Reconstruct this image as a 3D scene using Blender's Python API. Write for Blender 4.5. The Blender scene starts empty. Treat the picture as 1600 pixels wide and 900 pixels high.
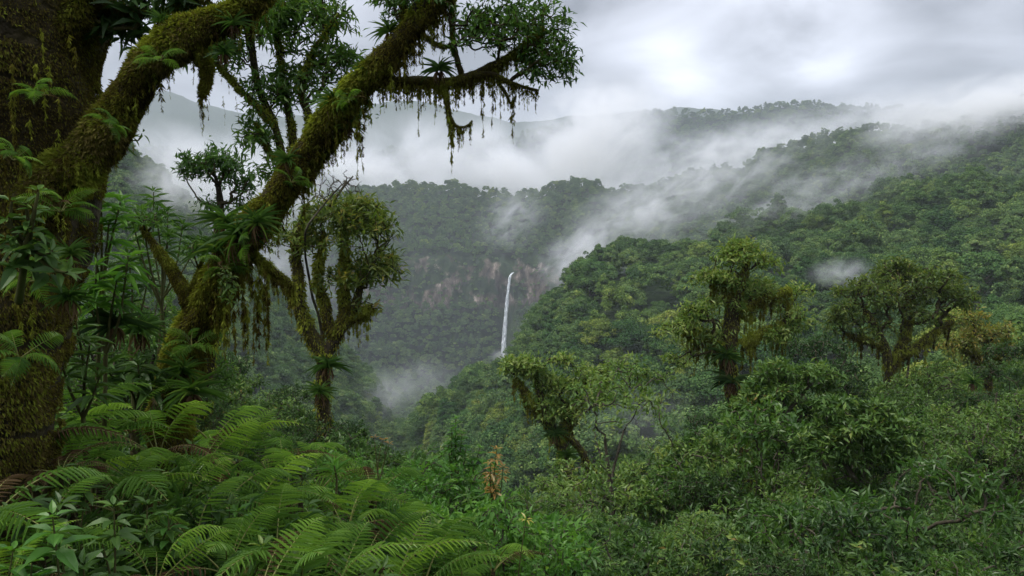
import bpy, math
import numpy as np
from math import radians, sin, cos, tan, pi
rng = np.random.default_rng(7)
SC = bpy.context.scene
COL = SC.collection

# ------------------------------------------------------------------ camera
F = 1250.0
PITCH = math.atan(120 / F)
SP, CP = math.sin(PITCH), math.cos(PITCH)
cam_d = bpy.data.cameras.new('camera')
cam_d.sensor_width = 36.0
cam_d.lens = 36.0 * F / 1600.0
cam_d.clip_start = 0.05
cam_d.clip_end = 20000
cam = bpy.data.objects.new('camera', cam_d)
cam.location = (0, 0, 0)
cam.rotation_euler = (pi / 2 - PITCH, 0, 0)
COL.objects.link(cam)
SC.camera = cam

# ------------------------------------------------------------------ sky
SUN_EL, SUN_AZ = radians(60), radians(-105)      # azimuth measured from +Y towards +X
w = bpy.data.worlds.new('World')
SC.world = w
w.use_nodes = True
nt = w.node_tree
nt.nodes.clear()
N = nt.nodes.new
def lk(a, b): nt.links.new(a, b)
out = N('ShaderNodeOutputWorld'); bg = N('ShaderNodeBackground'); bg.inputs['Strength'].default_value = 0.1
sky = N('ShaderNodeTexSky'); sky.sky_type = 'NISHITA'; sky.sun_disc = False
sky.sun_elevation = SUN_EL; sky.sun_rotation = SUN_AZ
tc = N('ShaderNodeTexCoord')
sep = N('ShaderNodeSeparateXYZ'); lk(tc.outputs['Generated'], sep.inputs[0])
def M(op, a, b=None, c=None, clamp=False):
    n = N('ShaderNodeMath'); n.operation = op; n.use_clamp = clamp
    for i, v in enumerate((a, b, c)):
        if v is None: continue
        if isinstance(v, (int, float)): n.inputs[i].default_value = v
        else: lk(v, n.inputs[i])
    return n.outputs[0]
zc = M('ADD', M('MAXIMUM', sep.outputs['Z'], 0.0), 0.36)
cx = M('DIVIDE', sep.outputs['X'], zc); cy = M('DIVIDE', sep.outputs['Y'], zc)
cmb = N('ShaderNodeCombineXYZ'); lk(cx, cmb.inputs[0]); lk(cy, cmb.inputs[1]); cmb.inputs[2].default_value = 3.3
n1 = N('ShaderNodeTexNoise'); n1.inputs['Scale'].default_value = 2.3; n1.inputs['Detail'].default_value = 6
n1.inputs['Roughness'].default_value = 0.5; n1.inputs['Distortion'].default_value = 0.6
lk(cmb.outputs[0], n1.inputs['Vector'])
ramp = N('ShaderNodeValToRGB'); lk(n1.outputs['Fac'], ramp.inputs[0])
cr = ramp.color_ramp
cr.elements[0].position = 0.36; cr.elements[0].color = (0.30, 0.30, 0.32, 1)
cr.elements[1].position = 0.64; cr.elements[1].color = (0.86, 0.86, 0.86, 1)
# thin bright places in the overcast
def spot(px, py, tight, amp):
    a, b = (px - 800) / F, (450 - py) / F
    v = np.array([a, CP + b * SP, -SP + b * CP]); v /= np.linalg.norm(v)
    dp = N('ShaderNodeVectorMath'); dp.operation = 'DOT_PRODUCT'
    lk(tc.outputs['Generated'], dp.inputs[0]); dp.inputs[1].default_value = tuple(v)
    d2 = M('SUBTRACT', 1.0, dp.outputs['Value'])
    return M('MULTIPLY', M('EXPONENT', M('MULTIPLY', d2, -tight)), amp)
sp = M('ADD', spot(1250, 75, 420, 1.2), spot(1050, 140, 380, .9))
sp = M('ADD', sp, spot(900, 190, 60, 0.12))
sp = M('ADD', sp, spot(1620, 20, 22, -0.28))
sp = M('ADD', sp, spot(960, 20, 60, -0.22))
n2 = N('ShaderNodeTexNoise'); n2.inputs['Scale'].default_value = 4.5; n2.inputs['Detail'].default_value = 5
lk(cmb.outputs[0], n2.inputs['Vector'])
spm = M('MULTIPLY', sp, M('MULTIPLY_ADD', n2.outputs['Fac'], 2.4, -0.55, clamp=True))
lum = M('ADD', ramp.outputs[0], spm)
lum = M('MAXIMUM', lum, 0.2)
# overcast is brighter overhead than at the horizon
lum = M('MULTIPLY', lum, M('MULTIPLY_ADD', M('MAXIMUM', sep.outputs['Z'], 0.0), 3.1, 0.42))
ccol = N('ShaderNodeVectorMath'); ccol.operation = 'SCALE'
ccol.inputs[0].default_value = (5.8, 6.0, 6.75); lk(lum, ccol.inputs['Scale'])
mx = N('ShaderNodeMix'); mx.data_type = 'RGBA'; mx.inputs['Factor'].default_value = 0.9
lk(sky.outputs[0], mx.inputs[6]); lk(ccol.outputs[0], mx.inputs[7])
lk(mx.outputs[2], bg.inputs['Color']); lk(bg.outputs[0], out.inputs['Surface'])

# ------------------------------------------------------------------ sun (overcast)
sl = bpy.data.lights.new('sun', 'SUN'); sl.energy = 1.5; sl.angle = radians(14); sl.color = (1.0, 0.96, 0.88)
so = bpy.data.objects.new('sun', sl); COL.objects.link(so)
so.rotation_euler = (pi / 2 - SUN_EL, 0, pi - SUN_AZ)

SC.view_settings.view_transform = 'Standard'
SC.view_settings.look = 'None'
SC.view_settings.gamma = 1
SC.view_settings.exposure = 0.78
SC.view_settings.use_curve_mapping = False
cy_ = SC.cycles
cy_.max_bounces = 6; cy_.diffuse_bounces = 3; cy_.glossy_bounces = 2; cy_.transmission_bounces = 3
cy_.volume_bounces = 5; cy_.transparent_max_bounces = 8
cy_.volume_step_rate = 1.0; cy_.volume_max_steps = 64
cy_.use_denoising = True
cy_.sample_clamp_indirect = 4

# ------------------------------------------------------------------ helpers
def tpy(py):
    b = (450 - np.asarray(py, float)) / F
    return (-SP + b * CP) / (CP + b * SP)
def P(px, py, d):
    a, b = (px - 800) / F, (450 - py) / F
    k = d / (CP + b * SP)
    return np.array([a * k, d, k * (-SP + b * CP)])
def proj(x, y, z):
    dep = y * CP - z * SP
    up = y * SP + z * CP
    return 800 + F * x / dep, 450 - F * up / dep

def hashn(ix, iy, iz, s):
    h = (ix * 374761393 + iy * 668265263 + iz * 2147483647 + s * 974634777) & 0xffffffff
    h = ((h ^ (h >> 13)) * 1274126177) & 0xffffffff
    return ((h ^ (h >> 16)) & 0xffff) / 65535.0
def vnoise(p, s=0):
    p = np.asarray(p, float)
    i = np.floor(p).astype(np.int64); f = p - i; f = f * f * (3 - 2 * f)
    r = 0
    for dx in (0, 1):
        for dy in (0, 1):
            for dz in (0, 1):
                wgt = (f[..., 0] if dx else 1 - f[..., 0]) * (f[..., 1] if dy else 1 - f[..., 1]) * (f[..., 2] if dz else 1 - f[..., 2])
                r = r + wgt * hashn(i[..., 0] + dx, i[..., 1] + dy, i[..., 2] + dz, s)
    return r * 2 - 1
def fbm(p, octv=4, s=0):
    a, r = 1.0, 0
    p = np.asarray(p, float)
    for k in range(octv):
        r = r + a * vnoise(p, s + k); p = p * 2.03 + 11.7; a *= 0.5
    return r
def xyz(x, y, z): return np.stack(np.broadcast_arrays(x, y, z), -1)
def nrm(v): return v / np.maximum(np.linalg.norm(v, axis=-1, keepdims=True), 1e-9)

class MB:
    """collects quads with a per-vertex tint"""
    def __init__(s): s.v, s.q, s.t, s.n = [], [], [], 0
    def add(s, v, q, t):
        if len(v) == 0: return
        s.v.append(np.asarray(v, np.float32).reshape(-1, 3)); s.q.append(np.asarray(q, np.int64).reshape(-1, 4) + s.n)
        s.t.append(np.broadcast_to(np.asarray(t, np.float32), (len(s.v[-1]),))); s.n += len(s.v[-1])
    def mesh(s, name, mat, smooth=False, origin=None):
        v = np.concatenate(s.v); q = np.concatenate(s.q); t = np.concatenate(s.t)
        if origin is not None: v = v - np.asarray(origin, np.float32)
        me = bpy.data.meshes.new(name)
        me.vertices.add(len(v)); me.vertices.foreach_set('co', v.astype(np.float32).ravel())
        me.loops.add(q.size); me.loops.foreach_set('vertex_index', q.astype(np.int32).ravel())
        me.polygons.add(len(q)); me.polygons.foreach_set('loop_start', np.arange(0, q.size, 4, dtype=np.int32))
        me.polygons.foreach_set('use_smooth', np.full(len(q), smooth, bool))
        at = me.attributes.new('tint', 'FLOAT', 'POINT'); at.data.foreach_set('value', t.astype(np.float32))
        me.update(calc_edges=True)
        me.materials.append(mat)
        return me

SHAPES = {
    'dia': (np.array([(0, 0, 0), (.45, .5, .0), (1, 0, -.12), (.45, -.5, .0)]), [(0, 1, 2, 3)]),
    'fold': (np.array([(0, 0, 0), (.42, .5, .06), (1, 0, -.18), (.42, -.5, .06), (.45, 0, -.05)]), [(0, 1, 2, 4), (0, 4, 2, 3)]),
}
def long_shape(stations, widths, droop, fold=.12):
    v, q = [], []
    for a, wd in zip(stations, widths):
        u = -droop * a * a
        v += [(a, -.5 * wd, u + fold * wd), (a, 0, u), (a, .5 * wd, u + fold * wd)]
    for i in range(len(stations) - 1):
        b = i * 3
        q += [(b, b + 3, b + 4, b + 1), (b + 1, b + 4, b + 5, b + 2)]
    return np.array(v), q
SHAPES['lance'] = long_shape([0, .12, .4, .75, 1], [.08, .6, 1, .6, .03], .22)
SHAPES['strap'] = long_shape([0, .25, .5, .75, .92, 1], [.8, 1, .9, .7, .35, .03], .75, .15)
SHAPES['blade'] = long_shape([0, .5, 1], [.6, 1, .05], .3, .1)

def add_leaves(mb, Pp, D, Nn, L, W, tint, shape='fold'):
    T, Q = SHAPES[shape]
    Pp = np.asarray(Pp, float); n = len(Pp)
    if n == 0: return
    A = nrm(D); S = nrm(np.cross(Nn, A)); U = np.cross(A, S)
    L = np.broadcast_to(L, (n,))[:, None, None]; W = np.broadcast_to(W, (n,))[:, None, None]
    v = Pp[:, None] + A[:, None] * T[None, :, 0:1] * L + S[:, None] * T[None, :, 1:2] * W + U[:, None] * T[None, :, 2:3] * L
    q = np.arange(n)[:, None, None] * len(T) + np.array(Q)[None]
    mb.add(v.reshape(-1, 3), q.reshape(-1, 4), np.repeat(np.broadcast_to(tint, (n,)), len(T)))

def add_tube(mb, pts, rad, sides=7, tint=.5, bump=0, cap=True, seed=0):
    pts = np.asarray(pts, float); rad = np.broadcast_to(rad, (len(pts),)).astype(float)
    n = len(pts)
    T = nrm(np.gradient(pts, axis=0))
    ref = np.array([0.13, 0.97, 0.2]); 
    if abs(T.mean(0) @ ref) > .85 * np.linalg.norm(T.mean(0)): ref = np.array([0.95, 0.1, .3])
    X = nrm(np.cross(T, ref)); Y = np.cross(T, X)
    a = np.linspace(0, 2 * pi, sides, endpoint=False)
    ring = X[:, None] * np.cos(a)[None, :, None] + Y[:, None] * np.sin(a)[None, :, None]
    r = rad[:, None]
    base = pts[:, None] + ring * r[..., None]
    if bump:
        sc = 1.0 / max(rad.max(), 1e-3)
        r = r * (1 + bump * fbm(base * sc * 1.1, 4, seed))
    v = pts[:, None] + ring * r[..., None]
    i = np.arange(n - 1)[:, None] * sides; j = np.arange(sides)[None]; j2 = (j + 1) % sides
    q = np.stack([i + j, i + j2, i + sides + j2, i + sides + j], -1).reshape(-1, 4)
    mb.add(v.reshape(-1, 3), q, tint)

def smooth_path(pts, rad, step):
    pts = np.asarray(pts, float); rad = np.asarray(rad, float)
    s = np.r_[0, np.cumsum(np.linalg.norm(np.diff(pts, axis=0), axis=1))]
    m = max(3, int(s[-1] / step) + 1)
    tt = np.linspace(0, s[-1], m)
    # catmull-rom through the points
    o, orr = [], []
    for t in tt:
        k = min(np.searchsorted(s, t, side='right') - 1, len(pts) - 2); k = max(k, 0)
        f = (t - s[k]) / max(s[k + 1] - s[k], 1e-9)
        p0 = pts[max(k - 1, 0)]; p1 = pts[k]; p2 = pts[k + 1]; p3 = pts[min(k + 2, len(pts) - 1)]
        o.append(.5 * (2 * p1 + (p2 - p0) * f + (2 * p0 - 5 * p1 + 4 * p2 - p3) * f * f + (3 * p1 - p0 - 3 * p2 + p3) * f ** 3))
        orr.append(rad[k] * (1 - f) + rad[k + 1] * f)
    return np.array(o), np.array(orr)

# ------------------------------------------------------------------ materials
def newmat(name):
    m = bpy.data.materials.new(name); m.use_nodes = True; t = m.node_tree; t.nodes.clear()
    return m, t
def ramp_node(t, fac, stops):
    r = t.nodes.new('ShaderNodeValToRGB'); e = r.color_ramp.elements
    e[0].position, e[0].color = stops[0][0], (*stops[0][1], 1)
    e[1].position, e[1].color = stops[-1][0], (*stops[-1][1], 1)
    for p, c in stops[1:-1]:
        k = e.new(p); k.color = (*c, 1)
    t.links.new(fac, r.inputs[0]); return r.outputs[0]
def leaf_mat(name, stops, trans=.3, gloss=.06, rough=.38, vary='random', objcolor=False):
    m, t = newmat(name); n = t.nodes.new; l = t.links.new
    at = n('ShaderNodeAttribute'); at.attribute_name = 'tint'
    oi = n('ShaderNodeObjectInfo')
    fac = n('ShaderNodeMath'); fac.operation = 'MULTIPLY_ADD'
    l(oi.outputs['Random'], fac.inputs[0]); fac.inputs[1].default_value = .3
    sub = n('ShaderNodeMath'); sub.operation = 'SUBTRACT'; l(at.outputs['Fac'], sub.inputs[0]); sub.inputs[1].default_value = .15
    l(sub.outputs[0], fac.inputs[2])
    col = ramp_node(t, fac.outputs[0], stops)
    if objcolor == 'object':
        mm = n('ShaderNodeMix'); mm.data_type = 'RGBA'; mm.blend_type = 'MULTIPLY'; mm.inputs[0].default_value = 1
        l(col, mm.inputs[6]); l(oi.outputs['Color'], mm.inputs[7]); col = mm.outputs[2]
    elif objcolor in ('random', 'fern'):
        wn = n('ShaderNodeTexWhiteNoise'); wn.noise_dimensions = '1D'; l(oi.outputs['Random'], wn.inputs['W'])
        rc = ramp_node(t, wn.outputs['Value'], [(0, (.62, .72, .68)), (.25, (.8, .85, .8)), (.5, (1, 1, 1)), (.75, (1.08, 1.08, .95)), (.94, (1.22, 1.15, .88)), (1, (1.45, 1.28, .8))])
        mm = n('ShaderNodeMix'); mm.data_type = 'RGBA'; mm.blend_type = 'MULTIPLY'; mm.inputs[0].default_value = 1
        l(col, mm.inputs[6]); l(rc, mm.inputs[7]); col = mm.outputs[2]
    df = n('ShaderNodeBsdfDiffuse'); l(col, df.inputs['Color'])
    tr = n('ShaderNodeBsdfTranslucent')
    tcn = n('ShaderNodeMix'); tcn.data_type = 'RGBA'; tcn.blend_type = 'MULTIPLY'; tcn.inputs[0].default_value = 1
    l(col, tcn.inputs[6]); tcn.inputs[7].default_value = (1.3, 1.35, .7, 1); l(tcn.outputs[2], tr.inputs['Color'])
    mix = n('ShaderNodeMixShader'); mix.inputs[0].default_value = trans; l(df.outputs[0], mix.inputs[1]); l(tr.outputs[0], mix.inputs[2])
    last = mix
    if gloss > 0:
        gl = n('ShaderNodeBsdfGlossy'); gl.inputs['Roughness'].default_value = rough; gl.inputs['Color'].default_value = (.85, .9, .8, 1)
        m2 = n('ShaderNodeMixShader'); m2.inputs[0].default_value = gloss
        l(mix.outputs[0], m2.inputs[1]); l(gl.outputs[0], m2.inputs[2]); last = m2
    o = n('ShaderNodeOutputMaterial'); l(last.outputs[0], o.inputs['Surface'])
    return m
def noise_mat(name, scale, stops, rough=.85, bump=.3, detail=6, spec=.2, coord='Object', tintmix=False):
    m, t = newmat(name); n = t.nodes.new; l = t.links.new
    tcx = n('ShaderNodeTexCoord'); nz = n('ShaderNodeTexNoise'); nz.inputs['Scale'].default_value = scale
    nz.inputs['Detail'].default_value = detail; nz.inputs['Roughness'].default_value = .6
    l(tcx.outputs[coord], nz.inputs['Vector'])
    col = ramp_node(t, nz.outputs['Fac'], stops)
    b = n('ShaderNodeBsdfPrincipled'); l(col, b.inputs['Base Color']); b.inputs['Roughness'].default_value = rough
    b.inputs['Specular IOR Level'].default_value = spec
    if bump:
        nb = n('ShaderNodeTexNoise'); nb.inputs['Scale'].default_value = scale * 5; nb.inputs['Detail'].default_value = 4
        l(tcx.outputs[coord], nb.inputs['Vector'])
        bn = n('ShaderNodeBump'); bn.inputs['Strength'].default_value = bump; bn.inputs['Distance'].default_value = .3 / scale
        l(nb.outputs['Fac'], bn.inputs['Height']); l(bn.outputs[0], b.inputs['Normal'])
    o = n('ShaderNodeOutputMaterial'); l(b.outputs[0], o.inputs['Surface'])
    return m
GREEN = [(0, (.024, .060, .014)), (.4, (.050, .115, .022)), (.75, (.09, .175, .032)), (1, (.16, .24, .05))]
M_far = leaf_mat('forest_foliage', [(0, (.038, .078, .030)), (.45, (.088, .155, .052)), (.8, (.165, .24, .075)), (1, (.24, .29, .10))], .12, 0, objcolor='object')
M_farr = leaf_mat('forest_foliage_mass', [(0, (.038, .078, .030)), (.45, (.088, .155, .052)), (.8, (.165, .24, .075)), (1, (.24, .29, .10))], .12, 0, objcolor='random')
M_leaf = leaf_mat('leaf_green', GREEN, .42, .025)
M_leafd = leaf_mat('leaf_dark', [(0, (.018, .042, .014)), (.5, (.042, .085, .022)), (.82, (.08, .135, .03)), (.94, (.15, .17, .045)), (1, (.2, .13, .05))], .25, .015)
M_olive = leaf_mat('leaf_olive', [(0, (.035, .060, .014)), (.45, (.085, .135, .026)), (.8, (.165, .20, .04)), (1, (.28, .22, .05))], .42, .02)
M_pale = leaf_mat('leaf_pale', [(0, (.035, .065, .015)), (.45, (.075, .145, .03)), (.8, (.145, .225, .045)), (1, (.23, .28, .07))], .35, .02)
M_bright = leaf_mat('leaf_bright', [(0, (.035, .10, .02)), (.5, (.075, .19, .03)), (.85, (.13, .27, .04)), (1, (.2, .33, .06))], .42, .02)
M_shrub = leaf_mat('leaf_shrub', [(0, (.025, .062, .015)), (.5, (.062, .125, .026)), (.8, (.125, .20, .04)), (.93, (.20, .26, .06)), (1, (.26, .19, .06))], .28, .02)
M_fern = leaf_mat('fern_green', [(0, (.038, .085, .018)), (.4, (.095, .19, .034)), (.75, (.18, .31, .05)), (1, (.30, .42, .08))], .4, .015, objcolor='fern')
M_orange = leaf_mat('leaf_orange', [(0, (.16, .09, .03)), (.5, (.28, .16, .045)), (1, (.36, .26, .06))], .35, .04)
M_yellow = leaf_mat('leaf_yellow', [(0, (.30, .26, .04)), (.5, (.42, .36, .06)), (1, (.5, .45, .1))], .4, .04)
M_dead = leaf_mat('leaf_dead', [(0, (.04, .024, .014)), (.5, (.085, .055, .03)), (1, (.16, .11, .06))], .2, .0)
M_moss = leaf_mat('moss', [(0, (.035, .025, .008)), (.35, (.12, .105, .02)), (.65, (.19, .22, .03)), (1, (.32, .36, .05))], .3, 0)
M_mossb = leaf_mat('moss_brown', [(0, (.018, .013, .006)), (.4, (.072, .056, .02)), (.75, (.135, .11, .034)), (1, (.20, .20, .04))], .2, 0)
M_bark = noise_mat('mossy_bark', 3.0, [(.3, (.018, .014, .008)), (.5, (.045, .036, .015)), (.65, (.07, .068, .018)), (.8, (.11, .09, .05))], bump=.8)
M_barkg = noise_mat('grey_bark', 4.0, [(.3, (.03, .026, .018)), (.55, (.075, .065, .042)), (.8, (.13, .12, .085))], bump=.5)
M_stem = noise_mat('green_stem', 6.0, [(.3, (.04, .035, .012)), (.7, (.09, .10, .03))], bump=0)
M_petiole = noise_mat('rachis', 6.0, [(.3, (.12, .12, .03)), (.7, (.2, .22, .06))], bump=0, rough=.5)

# ------------------------------------------------------------------ object helpers
def tag(o, label=None, cat=None, group=None, kind=None):
    if label: o['label'] = label
    if cat: o['category'] = cat
    if group: o['group'] = group
    if kind: o['kind'] = kind
    return o
def empty(name, loc, label, cat, group=None, rz=0, sc=1):
    o = bpy.data.objects.new(name, None); o.empty_display_size = .2
    o.location = tuple(float(c) for c in loc); o.rotation_euler = (0, 0, rz); o.scale = (sc, sc, sc)
    COL.objects.link(o); return tag(o, label, cat, group)
def child(name, me, parent, **kw):
    o = bpy.data.objects.new(name, me); COL.objects.link(o); o.parent = parent
    for k, v in kw.items(): setattr(o, k, v)
    return o
def copy_tree(src, loc, rz, sc, label, group=None, color=None, tilt=(0, 0)):
    r = src.copy(); COL.objects.link(r)
    r.location = tuple(float(c) for c in loc); r.rotation_euler = (tilt[0], tilt[1], rz); r.scale = (sc, sc, sc) if np.isscalar(sc) else sc
    tag(r, label, None, group)
    for ch in list(src.children):
        c = ch.copy(); COL.objects.link(c); c.parent = r
        if color is not None and ch.name.startswith('crown'): c.color = color
        for g in ch.children:
            d = g.copy(); COL.objects.link(d); d.parent = c
    return r

# ------------------------------------------------------------------ terrain
def tab(rows):
    a = np.array(rows, float); return a[:, 0], a[:, 1:]
TREE_H = 11.0
FEATS = []   # each: (px table, d table, z table)
def feat_z(rows):
    x, a = tab(rows); FEATS.append((x, a[:, 0], a[:, 1]))
def feat_y(rows, h=TREE_H):
    x, a = tab(rows); FEATS.append((x, a[:, 0], a[:, 0] * tpy(a[:, 1]) - h))
feat_z([(0, .01, -1.75)])
feat_z([(0, 3, -1.85), (500, 3, -2.0), (800, 3, -2.6), (1200, 3, -3.2), (1600, 3, -3.2)])
feat_z([(0, 6, -2.0), (400, 6, -2.4), (600, 6, -3.1), (800, 6, -4.2), (1200, 6, -5.5), (1600, 6, -5.5)])
feat_z([(0, 12, -3.2), (400, 12, -4.8), (600, 12, -6.8), (800, 12, -8.2), (1200, 12, -9.5), (1600, 12, -9)])
feat_z([(0, 28, -9), (400, 28, -14), (600, 28, -17.5), (800, 28, -18), (1200, 28, -15), (1600, 28, -13)])
feat_z([(0, 65, -24), (400, 65, -36), (600, 65, -42), (800, 65, -40), (1000, 65, -35), (1200, 65, -29), (1600, 65, -23)])
feat_z([(0, 180, -60), (200, 180, -80), (400, 180, -100), (600, 180, -125), (700, 150, -100), (800, 130, -75), (1000, 130, -62), (1200, 130, -46), (1600, 130, -32)])
feat_y([(-700, 300, -100), (-200, 350, 60), (0, 400, 110), (150, 430, 180), (230, 430, 235), (300, 430, 320), (400, 430, 430), (500, 430, 505),
        (560, 430, 575), (610, 400, 680), (640, 320, 665), (665, 290, 645), (700, 285, 608), (740, 288, 592), (790, 297, 560), (830, 303, 508), (870, 312, 468),
        (905, 320, 425), (935, 325, 392), (960, 328, 385), (1050, 330, 388), (1120, 340, 372), (1180, 350, 345), (1300, 365, 328), (1400, 375, 300),
        (1500, 380, 268), (1600, 390, 275), (1800, 400, 240), (2300, 420, 200)], 12)
feat_z([(0, 600, -60), (300, 600, -120), (450, 600, -170), (600, 620, -200), (700, 650, -205), (790, 640, -200), (850, 620, -160), (950, 580, -95),
        (1100, 560, -62), (1300, 520, -42), (1600, 490, -5)])
feat_z([(0, 850, -60), (300, 860, -90), (450, 880, -130)] + [(p, d, d * float(tpy(y)) - 9) for p, d, y in
        [(560, 920, 560), (650, 940, 592), (700, 950, 585), (790, 962, 572), (850, 930, 520), (900, 900, 450)]]
       + [(1000, 800, -28), (1100, 720, -12), (1280, 660, 8), (1600, 560, 32)])
feat_z([(0, 930, -40), (300, 930, -60)] + [(p, d, d * float(tpy(y)) - 5) for p, d, y in
        [(450, 950, 440), (560, 980, 480), (650, 986, 478), (700, 986, 492), (770, 986, 500), (782, 986, 548), (797, 986, 548), (812, 986, 500), (880, 980, 470), (950, 950, 385)]]
       + [(1000, 880, -8), (1100, 800, 6), (1280, 710, 28), (1600, 595, 50)])
feat_z([(0, 1000, -20), (300, 1000, -30)] + [(p, d, d * float(tpy(y)) - 2) for p, d, y in
        [(450, 990, 410), (560, 1010, 425), (640, 1014, 405), (700, 1014, 402), (760, 1014, 405), (786, 1010, 420), (803, 1010, 426), (815, 1014, 412), (880, 1012, 408), (950, 985, 355)]]
       + [(1000, 940, 6), (1100, 860, 20), (1280, 755, 44), (1600, 620, 64)])
feat_y([(0, 1150, 330), (300, 1150, 340), (450, 1180, 322), (560, 1180, 290), (620, 1180, 279), (700, 1170, 286), (770, 1160, 301), (850, 1150, 292), (900, 1120, 285),
        (1000, 1020, 290), (1100, 920, 270), (1180, 860, 243), (1280, 800, 218), (1400, 750, 192), (1500, 700, 172), (1600, 650, 157), (1800, 640, 130)])
feat_z([(0, 1650, -90), (900, 1650, -80), (1600, 1400, -20)])
feat_y([(0, 2000, 230), (600, 2000, 240), (800, 2000, 215), (900, 2000, 188), (985, 2000, 172), (1100, 2000, 174), (1180, 2000, 168), (1250, 2000, 162), (1400, 2000, 170), (1600, 2000, 176)])
feat_z([(0, 2600, -50)])
feat_y([(-300, 3300, 160), (150, 3300, 150), (270, 3300, 145), (350, 3300, 170), (450, 3300, 185), (560, 3300, 165), (620, 3300, 155), (680, 3300, 162), (800, 3300, 190),
        (1000, 3300, 174), (1070, 3300, 168), (1150, 3300, 172), (1300, 3300, 195), (1600, 3300, 200)], 0)
feat_z([(0, 5000, -200)])

def H_front(u, d):
    px = 800 + F * u
    sh = np.broadcast(px, d).shape
    px = np.broadcast_to(px, sh); d = np.broadcast_to(d, sh)
    dk = [np.interp(px, f[0], f[1]) for f in FEATS]; zk = [np.interp(px, f[0], f[2]) for f in FEATS]
    z = zk[0].copy()
    for k in range(len(FEATS) - 1):
        t = np.clip((d - dk[k]) / np.maximum(dk[k + 1] - dk[k], 1e-6), 0, 1)
        m = d > dk[k]
        z = np.where(m, zk[k] * (1 - t) + zk[k + 1] * t, z)
    return z
TH = radians(50)
def H(x, y):
    x = np.asarray(x, float); y = np.asarray(y, float)
    r = np.hypot(x, y); th = np.arctan2(x, y); thc = np.clip(th, -TH, TH)
    z = H_front(np.tan(thc), r * np.cos(thc))
    back = -1.75 + .28 * np.minimum(r, 500)
    wb = np.clip((np.abs(th) - TH) / radians(70), 0, 1)
    z = z * (1 - wb) + back * wb
    am = np.clip(r * .016, 0, 13); 
    z = z + am * .55 * fbm(xyz(x / 75, y / 110, 0), 3, 5) + np.clip(r * .01, 0, 3) * .5 * fbm(xyz(x / 18, y / 18, 0), 2, 9)
    z = z - np.clip((x - 40) / 90, 0, 1) * np.clip((r - 170) / 90, 0, 1) * np.clip((1100 - r) / 200, 0, 1) * (13 * np.abs(fbm(xyz(x / 70 + y / 200, y / 120, 0), 2, 55)) - 4)
    # gullies down the far headwall
    g = np.clip((r - 700) / 250, 0, 1) * np.clip((1250 - r) / 100, 0, 1)
    z = z - g * 9 * np.abs(fbm(xyz(x / 42, y / 260, 0), 3, 21)) + g * 3
    return z
mb = MB()
thetas = np.r_[np.linspace(-pi, -radians(45), 60, endpoint=False), np.arctan(np.linspace(-1, 1, 760)), np.linspace(radians(45), pi, 61)[1:]]
rows = np.r_[0, np.geomspace(.4, 60, 60), np.geomspace(62, 940, 170), np.arange(944, 1045, 2.5), np.geomspace(1050, 5000, 110)]
RR, TT = np.meshgrid(rows, thetas, indexing='ij')
# rows follow constant depth in front so the cliff band stays dense
sec = 1 / np.cos(np.clip(TT, -TH, TH))
RR = RR * sec
X, Y = RR * np.sin(TT), RR * np.cos(TT)
Z = H(X, Y)
Zg = Z.copy()
cl = ((Y > 940) & (Y < 1040) & (np.abs(X) < 420)).astype(float)
Yd = Y + cl * (5 * fbm(xyz(X / 14, Z / 22, 0), 4, 31) + 2.2 * fbm(xyz(X / 4, Z / 6, 3), 3, 37))
nr, nc = X.shape
i = np.arange(nr - 1)[:, None] * nc; j = np.arange(nc - 1)[None]
q = np.stack([i + j, i + j + 1, i + nc + j + 1, i + nc + j], -1).reshape(-1, 4)
mb.add(xyz(X, Yd, Z).reshape(-1, 3), q, .5)
mt, t = newmat('ground_cover'); n = t.nodes.new; l = t.links.new
geo = n('ShaderNodeNewGeometry'); sepn = n('ShaderNodeSeparateXYZ'); l(geo.outputs['Normal'], sepn.inputs[0])
sepp = n('ShaderNodeSeparateXYZ'); l(geo.outputs['Position'], sepp.inputs[0])
nz = n('ShaderNodeTexNoise'); nz.inputs['Scale'].default_value = .11; nz.inputs['Detail'].default_value = 9; nz.inputs['Roughness'].default_value = .65; l(geo.outputs['Position'], nz.inputs['Vector'])
gcol = ramp_node(t, nz.outputs['Fac'], [(.3, (.012, .022, .010)), (.5, (.026, .046, .018)), (.7, (.045, .07, .025))])
mp = n('ShaderNodeMapping'); mp.inputs['Scale'].default_value = (.08, .08, .03); l(geo.outputs['Position'], mp.inputs['Vector'])
nr2 = n('ShaderNodeTexNoise'); nr2.inputs['Scale'].default_value = 1.0; nr2.inputs['Detail'].default_value = 10; nr2.inputs['Roughness'].default_value = .7; l(mp.outputs[0], nr2.inputs['Vector'])
rcol = ramp_node(t, nr2.outputs['Fac'], [(.36, (.025, .02, .016)), (.46, (.075, .06, .048)), (.56, (.16, .13, .105)), (.66, (.44, .37, .31))])
nm = n('ShaderNodeTexNoise'); nm.inputs['Scale'].default_value = .028; nm.inputs['Detail'].default_value = 6; nm.inputs['Roughness'].default_value = .65; l(geo.outputs['Position'], nm.inputs['Vector'])
def TM(op, a, b, c=None, clamp=False):
    q_ = n('ShaderNodeMath'); q_.operation = op; q_.use_clamp = clamp
    for ii, v in enumerate((a, b, c)):
        if v is None: continue
        if isinstance(v, (int, float)): q_.inputs[ii].default_value = v
        else: l(v, q_.inputs[ii])
    return q_.outputs[0]
steep = TM('MULTIPLY_ADD', sepn.outputs['Z'], -6.0, 4.2, True)
farm = TM('MULTIPLY_ADD', sepp.outputs['Y'], .02, -18.4, True)
zb = TM('MULTIPLY', TM('MULTIPLY_ADD', sepp.outputs['Z'], .08, 10.2, True), TM('MULTIPLY_ADD', sepp.outputs['Z'], -.08, -3.6, True))
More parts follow.
